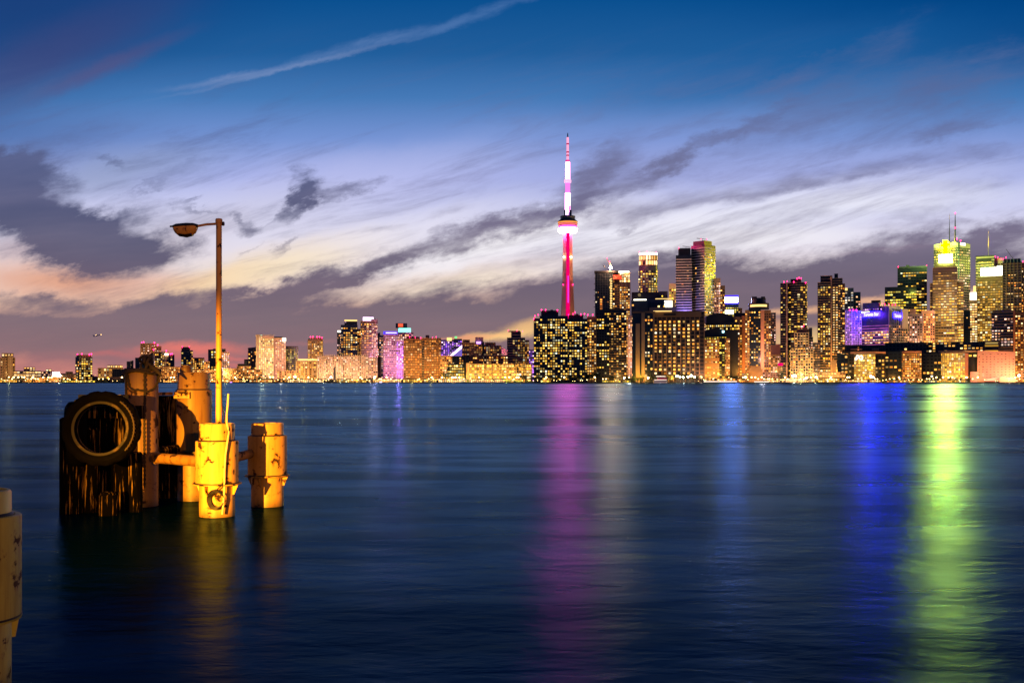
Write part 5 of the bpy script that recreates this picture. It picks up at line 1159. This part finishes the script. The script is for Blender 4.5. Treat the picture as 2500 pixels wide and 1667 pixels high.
# ======== right shore
b = Bld('office_block', 'dark roofed lake front complex with glowing ring sign', 2110, 2110)
b.body(2062, 2160, 842, mat='black', part='roof_storey', dz=30, win=dict(p=.04, cw=5, ch=5)); b.body(2055, 2162, 858, mat='black', dz=10, win=dict(p=.12, cw=8, ch=7, mat='warm', run=.4)); b.band(2076, 2106, 852, 853, 'pinkc', 'roof_rail', 8); b.band(2128, 2146, 852, 853, 'pinkc', 'roof_rail', 8)
b.body(2085, 2137, 862, mat='tan', part='glass_hall', dz=-4, win=[dict(p=.85, cw=5, ch=6, mat='yellow', fw=.85, fh=.7, ind=True), ], slab=dict(ch=12, mat='tan', th=.1)); b.body(2076, 2162, 858.5, 863, mat='salmon', part='fascia', dz=-6, depth=6); b.band(2117, 2127, 865, 905, emit('atrium_yellow', (1, .66, .06), 1.1), 'atrium', -7)
b.body(2044, 2070, 864, mat='navy', part='wing', dz=-2, win=dict(p=.45, cw=9, ch=9, mat='warm', run=.4)); b.body(2136, 2160, 864, mat='black', part='wing', dz=-2, win=dict(p=.45, cw=9, ch=9, mat='warm', run=.5))
for (x, y, r_) in ((2102, 873, 4.2), (2094, 871, 3.2), (2090, 876, 2.2)):
    bq = MB(); bq.tube([at(x + r_ * math.cos(t), y + r_ * math.sin(t), 2094) for t in [q * math.pi / 9 for q in range(18)]], .95, 6, True); bq.build('ring_sign', emit('ring_sign_white', (1, .95, .9), 2.2), b.root)
wash(2110, 2070, (1, .6, .08), .4, 9); wash(2060, 2070, OR, .2, 8)
b = Bld('office_block', 'dark lake front block with scattered amber windows right of the ring sign', 2190, 2110)
b.body(2160, 2262, 836, mat='black', part='roof_storey', dz=30, win=dict(p=.05, cw=9, ch=8, mat='yellow')); b.body(2160, 2202, 858, mat='navy', win=dict(p=.42, cw=9, ch=8, mat='warm', run=.4, ind=True)); b.body(2199, 2250, 860, mat='brown', part='loft', dz=-3, win=dict(p=.72, cw=5, ch=5.5, mat='orange', ind=True), slab=dict(ch=11, mat='tan', th=.12)); b.body(2198, 2250, 857, 861, mat='salmon', part='fascia', dz=-5, depth=5); b.band(2246, 2251, 838, 850, 'crown', 'lamp_panel', 25)
wash(2225, 2075, OR, .35, 9); wash(2180, 2075, OR, .18, 8)
b = Bld('office_block', 'dark cube and yellow loft block left of the salmon wall', 2320, 2110)
b.body(2252, 2298, 862, mat='black', win=dict(p=.22, cw=9, ch=8, mat='warm', run=.3)); b.body(2295, 2356, 860, mat='tan', part='loft', dz=-3, win=dict(p=.85, cw=5, ch=5.2, mat='yellow', ind=True, fw=.8, fh=.7), slab=dict(ch=10, mat='tan', th=.1)); b.body(2290, 2384, 856, 860.5, mat='tan', part='fascia', dz=-5, depth=6); b.body(2354, 2364, 862, mat='salmon', part='pier', dz=-4, depth=8); b.body(2363, 2386, 862, mat='black', part='dark_hall', dz=-1, win=dict(p=.5, cw=12, ch=9, mat='yellow', z_in=(.85, .98))); b.body(2256, 2400, 835, mat='black', part='roof_storey', dz=30, win=dict(p=.35, cw=9, ch=7, mat='warm', run=.4, z_in=(.75, 1)))
wash(2325, 2075, (1, .66, .1), .45, 9); wash(2360, 2075, OR, .2, 9)
b = Bld('warehouse', 'blank salmon warehouse wall floodlit on the right shore', 2432, 2070, 'warehouse')
b.body(2386, 2478, 855, mat='salmon', slope=4, depth=40, win=dict(p=.22, cw=8, ch=6, mat=emit('dim_slot_glow', (1, .5, .2), .62), fw=.45, fh=.25, z_in=(.12, .92))); b.body(2369, 2388, 907, mat='salmon', part='annex', dz=-8, depth=14, slab=dict(ch=4.5, mat='brown', th=.12, out=.3)); b.body(2400, 2442, 832, mat='brown', part='rear_block', dz=46, win=dict(p=1, cw=36, ch=7.5, mat='crown' if False else 'yellow', z_in=(.72, .98), fw=.96, fh=.6))
p = [at(2405, 926, 2062), at(2470, 914, 2062), at(2470, 930, 2062), at(2405, 930, 2062)]
bq = MB(); bq.add(p + [v + Vector((0, 3, 0)) for v in p], [(3, 2, 1, 0), (4, 5, 6, 7), (0, 1, 5, 4), (1, 2, 6, 5), (2, 3, 7, 6), (3, 0, 4, 7)]); bq.build('ramp', M['pinkc'], b.root)
for x in (2400, 2432, 2466): wash(x, 2035, (1, .5, .3), .30, 16)
b = Bld('shed', 'orange lit sheds at the right edge of the shore', 2490, 2060, 'shed')
b.body(2478, 2512, 905, mat='tan', win=dict(p=.5, cw=8, ch=6, mat='orange')); b.body(2440, 2480, 921, mat='tan', part='shed_wing', dz=-12, depth=12); wash(2488, 2030, OR, .3, 12); wash(2455, 2030, OR, .08, 6)
# ------------------------------------------------------------------ along the far shore
def lamp_proto(mat, nm, h):
    root = bpy.data.objects.new(nm, None); COL.objects.link(root); WLOC[root.name] = Vector()
    b = MB(); b.tube([(0, 0, 0), (0, 0, h)], [.14, .09], 6); p = b.build('pole', M['rail'], root)
    b = MB(); b.lathe([(.3, h - .2), (.75, h + .1), (.75, h + .8), (.3, h + 1.1)], (0, 0, 0), 8); l = b.build('lamp_globe', mat, root)
    return root
def dup(o, loc, label, cat, group, sc_=1.0, rz=0):
    c = o.copy(); COL.objects.link(c); c.location = loc; c.rotation_euler = (0, 0, rz); c.scale = (sc_, sc_, sc_)
    for ch in list(o.children):
        d = ch.copy(); COL.objects.link(d); d.parent = c
    return tag(c, label, cat, group)
def remove(o):
    for ch in list(o.children): bpy.data.objects.remove(ch)
    bpy.data.objects.remove(o)
p1 = lamp_proto(E['lamp'], 'street_lamp', 5); p2 = lamp_proto(E['lampw'], 'flood_lamp', 5)
rl = random.Random(11)
ZONES = [(0, 170, 22, 'left of the lone dark tower'), (170, 345, 14, 'between the lone dark tower and the roped pile'), (395, 620, 26, 'around the lamp post'),
         (620, 900, 34, 'below the fin hotel'), (900, 1140, 34, 'below the orange condominiums'), (1140, 1300, 18, 'below the long yellow loft'),
         (1300, 1540, 22, 'below the twin dark condominiums'), (1700, 1910, 30, 'between the brown hotel and the curved condominium'), (1910, 2080, 26, 'below the cream gridded block'),
         (2080, 2370, 30, 'below the dark lake front complex'), (2370, 2500, 8, 'before the salmon warehouse')]
for x0, x1, n, where in ZONES:
    for i in range(n):
        px = x0 + (x1 - x0) * (i + rl.random()) / n; D = rl.choice((2008, 2012, 2020, 2035))
        dup(p1, (xz(px, D), D, GZ), 'small amber shore lamp ' + where, 'lamp', 'shore lamps ' + where, rl.choice((.5, .7, .9, 1.2, 1.8)))
for px, where, s in ((141, 'at the orange sheds', 2.4), (147, 'at the orange sheds', 2.4), (1653, 'right of the ferry boat', 2.2), (1660, 'right of the ferry boat', 2.0), (1668, 'right of the ferry boat', 1.8), (1680, 'right of the ferry boat', 2.0), (1688, 'right of the ferry boat', 2.4), (1696, 'right of the ferry boat', 2.0),
                     (1820, 'before the gabled hall', 1.8), (1936, 'below the cream gridded block', 2.4), (1942, 'below the cream gridded block', 2.2), (1968, 'below the cream gridded block', 1.6), (1992, 'below the cream gridded block', 1.8), (2126, 'under the ring sign', 2.2), (2132, 'under the ring sign', 1.8), (1524, 'left of the ferry boat', 1.6), (1582, 'left of the ferry boat', 1.6), (2488, 'by the right edge sheds', 2.4), (720, 'below the bright slab', 2.0), (808, 'before the fin hotel', 1.8), (915, 'under the lilac crowned tower', 1.8)):
    D = 2010; dup(p2, (xz(px, D), D, GZ), 'dazzling white flood lamp ' + where, 'lamp', 'flood lamps ' + where, s)
gl = lamp_proto(emit('green_lamp_glow', (.25, 1, .1), 8), 'signal_lamp', 10)
tag(gl, 'green signal lamp on a post right of the brown hotel', 'lamp'); gl.location = (xz(1754, 2015), 2015, GZ); gl.scale = (1.6, 1.6, 1.6)
remove(p1); remove(p2)

# lit pavilions and kiosks along the water's edge
for x0, x1, yt, mt, lab in ((0, 42, 926, 'yellow', 'lit yellow kiosk row at the far left water edge'), (152, 232, 929, 'lime', 'long thin lit quay shed below the lone dark tower'), (398, 500, 926, 'orange', 'amber lit quay shed behind the rear piles'), (505, 600, 927, 'orange', 'amber lit quay shed around the lamp post foot'),
        (604, 700, 927, 'orange', 'orange lit quay shed below the bright slab'), (702, 790, 926, 'bright', 'lit quay shed left of the grey stack'), (822, 905, 926, 'yellow', 'lit quay shed right of the grey stack'), (910, 980, 925, 'bright', 'lit pavilion under the lilac crowned tower'),
        (984, 1066, 925, 'yellow', 'lit pavilion under the turreted condominium'), (1070, 1140, 924, 'bright', 'lit pavilion below the five storey glass block'), (1144, 1232, 926, 'bright', 'lit pavilion before the long yellow loft'), (1320, 1345, 928, 'lime', 'small lit kiosk under the left twin'),
        (1470, 1540, 929, 'lime', 'lit kiosk row below the shorter dark condominium'), (1720, 1820, 924, 'orange', 'orange lit terminal right of the brown hotel'), (1866, 1905, 923, 'bright', 'bright terminal hall right of the gabled hall'), (1908, 1990, 924, 'bright', 'bright terminal hall below the cream gridded block'),
        (1992, 2060, 923, 'yellow', 'bright amber terminal below the bright columned condominium'), (2064, 2150, 927, 'bright', 'lit terrace under the ring sign'), (2165, 2250, 929, 'orange', 'lit terrace under the amber windowed block'), (2256, 2362, 929, 'yellow', 'lit terrace under the yellow loft block')):
    b_ = Bld('quay_pavilion', lab, (x0 + x1) / 2, 2016, 'pavilion')
    b_.body(x0, x1, yt, mat='brown', depth=7, win=dict(p=.82, cw=5, ch=4, mat=mt, fw=.85, fh=.7)); b_.body(x0 - 1, x1 + 1, yt - 1, yt - .05, mat='roof', part='roof', dz=-1, depth=9)
    for q in range(max(1, int((x1 - x0) / 60))): wash(x0 + (q + .5) * (x1 - x0) / max(1, int((x1 - x0) / 60)), 2010, (1, .45, .08), .035, 7)
# trees
def crown_mesh(seed, tall):
    r = random.Random(seed); vs = []; fs = []
    clumps = [(Vector((r.uniform(-3, 3), r.uniform(-3, 3), r.uniform(4, 9) * tall)), r.uniform(1.3, 2.8)) for _ in range(11)]
    for _ in range(520):
        c, rad = r.choice(clumps)
        d = Vector((r.gauss(0, 1), r.gauss(0, 1), r.gauss(0, 1))).normalized() * rad * r.uniform(.55, 1.05)
        p = c + d; u = Vector((r.uniform(-1, 1), r.uniform(-1, 1), r.uniform(-1, 1))).normalized(); v = u.orthogonal().normalized(); s = r.uniform(.25, .6)
        i = len(vs); vs += [p + u * s, p + v * s * .6, p - u * s, p - v * s * .6]; fs.append((i, i + 1, i + 2, i + 3))
    me = bpy.data.meshes.new('crown'); me.from_pydata(vs, [], fs); me.materials.append(LEAF); return me
LEAF = wallmat('dark_foliage', (.022, .040, .020), .8, .5, .6); BARK = wallmat('tree_bark', (.06, .045, .035), .9, .3, 2)
crowns = [crown_mesh(i, 1.0) for i in range(4)] + [crown_mesh(9, 1.45)]
b = MB(); b.tube([(0, 0, 0), (.1, 0, 2.5), (0, .1, 5.5)], [.4, .3, .15], 6); b.tube([(.05, 0, 2.6), (1.4, .4, 5)], [.18, .08], 5); b.tube([(.05, 0, 3), (-1.3, -.3, 5.6)], [.16, .07], 5)
tmesh = bpy.data.meshes.new('trunk'); tmesh.from_pydata(b.v, [], b.f); tmesh.materials.append(BARK)
def tree(px, D, h, label, group, v=None):
    o = thing('shore_tree', (xz(px, D), D, GZ), label, 'tree', group)
    s = h / 11.0; o.scale = (s, s, s); o.rotation_euler = (0, 0, rl.uniform(0, 6))
    for nm, me in (('trunk', tmesh), ('crown', crowns[v if v is not None else rl.randrange(4)])):
        c = bpy.data.objects.new(nm, me); COL.objects.link(c); c.parent = o
TREES = [((22, 34, 44, 54), 12, 'dark bushy tree on the left shore below the leftmost tower', 'trees below the leftmost tower'),
         ((174, 236, 250), 9, 'dark tree beside the lone dark tower', 'trees by the lone dark tower'),
         ((628, 634), 12, 'dark trees leaning before the bright yellow slab', None),
         ((654, 662), 11, 'wide dark tree on the shore below the bright slab', 'trees below the bright slab'),
         ((683,), 10, 'dark tree on the shore below the pink slab', None), ((721,), 9, 'small lit tree left of the long fin hotel', None),
         ((795, 806, 826, 838, 846, 855), 8, 'dark round tree on the shore before the fin hotel', 'trees before the fin hotel'),
         ((880, 890, 900, 910, 918), 9, 'dark tree on the shore under the lilac crowned tower', 'trees under the lilac crowned tower'),
         ((1268, 1276, 1283), 15, 'big dark tree left before the long yellow loft', 'trees before the yellow loft'),
         ((1298, 1306, 1313), 13, 'big dark tree at the left foot of the dark twin condominiums', 'trees at the left foot of the twins'),
         ((1350, 1362, 1376, 1390, 1402, 1414, 1424), 14, 'dark tree on the shore between the twin dark condominiums', 'trees between the twins'),
         ((1436, 1444, 1452, 1460), 22, 'tall dark tree right of the twin dark condominiums', 'tall trees right of the twins'),
         ((1490, 1500, 1510, 1522, 1532, 1540), 15, 'dark tree on the shore below the shorter dark condominium', 'trees below the shorter dark condominium'),
         ((1548, 1556, 1566), 12, 'dark tree at the foot of the blank walled hotel wing', 'trees at the hotel wing'),
         ((1594, 1602, 1612, 1622, 1632), 17, 'dark tree behind the ferry boat', 'trees behind the ferry'),
         ((1644, 1656, 1666, 1676, 1690, 1702, 1712), 16, 'dark tree on the shore before the big brown hotel', 'trees before the brown hotel'),
         ((1776, 1786, 1796, 1806), 15, 'dark tree on the shore under the blank pink end wall', 'trees under the pink end wall'),
         ((1946,), 9, 'small dark tree below the cream gridded block', None),
         ((2155, 2162, 2175, 2186, 2198, 2212, 2222, 2240), 10, 'dark tree in the row before the dark lake front block', 'tree row before the lake front block'),
         ((2258, 2266, 2282, 2296, 2318, 2336, 2344), 10, 'dark tree in the row before the yellow loft block', 'tree row before the yellow loft block'),
         ((2362, 2366), 9, 'dark tree left of the salmon annex', 'trees by the salmon annex')]
for xs_, h, lab, grp in TREES:
    for i, x in enumerate(xs_):
        g = grp or (lab + ' pair' if len(xs_) > 1 else None)
        tree(x, rl.choice((2022, 2028, 2040)), h * rl.uniform(.85, 1.1), lab.replace('dark trees leaning', 'dark tree leaning'), g)
tree(1908, 2030, 20, 'pointed dark conifer right of the gabled hall', None, 4)

# small clock-less beacon tower on the fin hotel's quay
t = thing('chimney_stack', (xz(817, 2060), 2060, GZ), 'slim grey stack standing on the shore before the fin hotel', 'chimney')
b = MB(); b.lathe([(2.6, GZ), (2.4, zz(902, 2060)), (2.9, zz(901, 2060)), (2.9, zz(899, 2060))], (xz(817, 2060), 2060, 0), 14); b.build('shaft', M['grey'], t, True)
b = MB(); b.lathe([(1.6, zz(899, 2060)), (1.0, zz(897.5, 2060))], (xz(817, 2060), 2060, 0), 10); b.build('cap', M['roof'], t)

# ferry boat and other boats
def boat(px0, px1, D, label, decks, hullm, lab2='ferry_boat'):
    cx = (xz(px0, D) + xz(px1, D)) / 2; L = xz(px1, D) - xz(px0, D)
    o = thing(lab2, (cx, D, 0), label, 'boat')
    hw = L * .13; z0, z1 = -.3, decks[0]
    pl = [(-.5, -.7), (.38, -1), (.5, 0), (.38, 1), (-.5, .7)]
    b = MB(); b.prism([(cx + u * L * .94, D + v * hw * .9) for u, v in pl], z0, z1, [(cx + u * L, D + v * hw) for u, v in pl]); b.build('hull', hullm, o)
    for i, (a0, a1, zb, zt, m, nm) in enumerate(decks[1]):
        b = MB(); b.box(cx + a0 * L, cx + a1 * L, D - hw * (.8 - .05 * i), D + hw * (.8 - .05 * i), zb, zt); b.build(nm, m, o)
    return o
wg = emit('boat_white_glow', (1, .80, .66), 1.6)
o = boat(1595, 1630, 1985, 'white and crimson ferry boat lying before the brown hotel', (4.2, [(-.46, .46, 4.22, 5.8, M['navy'], 'car_deck'), (-.42, .42, 5.82, 6.8, wg, 'window_strip'), (-.2, .44, 6.82, 10.2, wallmat('crimson_paint', (.7, .03, .12)), 'cabin'), (-.3, .3, 12.2, 13.6, wg, 'upper_deck'), (-.24, .26, 10.22, 12.18, M['navy'], 'bridge')]), M['white'])
tag(boat(1716, 1800, 1990, 'long low white tour boat moored right of the ferry', (2.0, [(-.46, .46, 2.02, 3.6, wg, 'window_strip'), (-.44, .44, 3.62, 4.2, M['white'], 'roof_deck')]), M['navy'], 'tour_boat'))
tag(boat(1838, 1880, 1992, 'low white lit boat moored before the gabled hall', (1.6, [(-.4, .4, 1.62, 3.2, wg, 'window_strip'), (-.38, .38, 3.22, 3.8, M['white'], 'roof_deck')]), M['navy'], 'tour_boat'))
wash(1612, 1950, (1, .6, .5), .05, 8); wash(1670, 2004, WH, .2, 9); wash(1938, 2004, WH, .3, 8); wash(143, 2004, (1, .6, .3), .2, 8)
tag(boat(560, 568, 1990, 'small violet lit boat at the shore right of the lamp post', (1.0, [(-.3, .3, 1.02, 2.4, E['violet'], 'cabin')]), M['white'], 'small_boat'))
tag(boat(925, 934, 1990, 'small lilac lit boat below the dark blue tower', (1.0, [(-.3, .3, 1.02, 3.0, E['lilac'], 'cabin')]), M['white'], 'small_boat'))

# airliner climbing out at the left
A = at(238, 819, 3300); ap = thing('airplane', A, 'small airplane with bright lights climbing over the left skyline', 'airplane')
dr = Vector((.95, .1, .27)).normalized(); up = Vector((-.27, 0, .95)); sd = dr.cross(up).normalized(); up = sd.cross(dr)
b = MB(); b.tube([A - dr * 13, A - dr * 9, A + dr * 9, A + dr * 12.5], [.5, 1.4, 1.4, .4], 10); b.build('fuselage', M['white'], ap, True)
b = MB(); b.obox(A - sd * 14 - dr * 1.5 + up * 1.1, sd * 28, dr * 3, up * .4); b.build('wing', M['white'], ap)
b = MB(); b.obox(A - dr * 13 - sd * .2, sd * .4, dr * 3, up * 5); b.obox(A - dr * 13.4 - sd * 4.4 + up * 4.9, sd * 8.8, dr * 2, up * .3); b.build('tail_fin', M['white'], ap)
for off, m in ((dr * 12, 'lamp'), (sd * 13.6 + up, 'lamp'), (-sd * 13.6 + up, 'red')):
    b = MB(); b.lathe([(.3, -.6), (.6, 0), (.3, .6)], A + off - Vector((0, 1.5, 0)), 8); b.build('nav_light', E[m], ap)

# distant low town that closes the gaps between the blocks
b = MB(); rr = random.Random(3); x = -2600
while x < 2600:
    w = rr.uniform(18, 60); b.box(x, x + w, 2560, 2600, GZ, GZ + rr.uniform(8, 30)); x += w + rr.uniform(0, 4)
tag(b.build('distant_town', M['navy']), kind='stuff')
b = MB(); x = -2600
while x < 2600:
    b.box(x, x + rr.uniform(2, 5), 2557.5, 2558, GZ + rr.uniform(3, 22), GZ + 26); x += 9999
bpy_n = 0
b = MB()
for _ in range(700):
    x = rr.uniform(-2500, 2500); z = GZ + rr.uniform(2, 20); s = rr.uniform(1.2, 3); b.box(x, x + s, 2556, 2556.5, z, z + s * .7)
tag(b.build('distant_town_lights', W['warm']), kind='stuff')
b = MB(); x = -1400
while x < 1400:
    w = rr.uniform(8, 26); b.box(x, x + w, 2092, 2104, GZ, GZ + rr.uniform(3, 8)); x += w + rr.uniform(2, 10)
tag(b.build('shore_hedges', LEAF), kind='stuff')
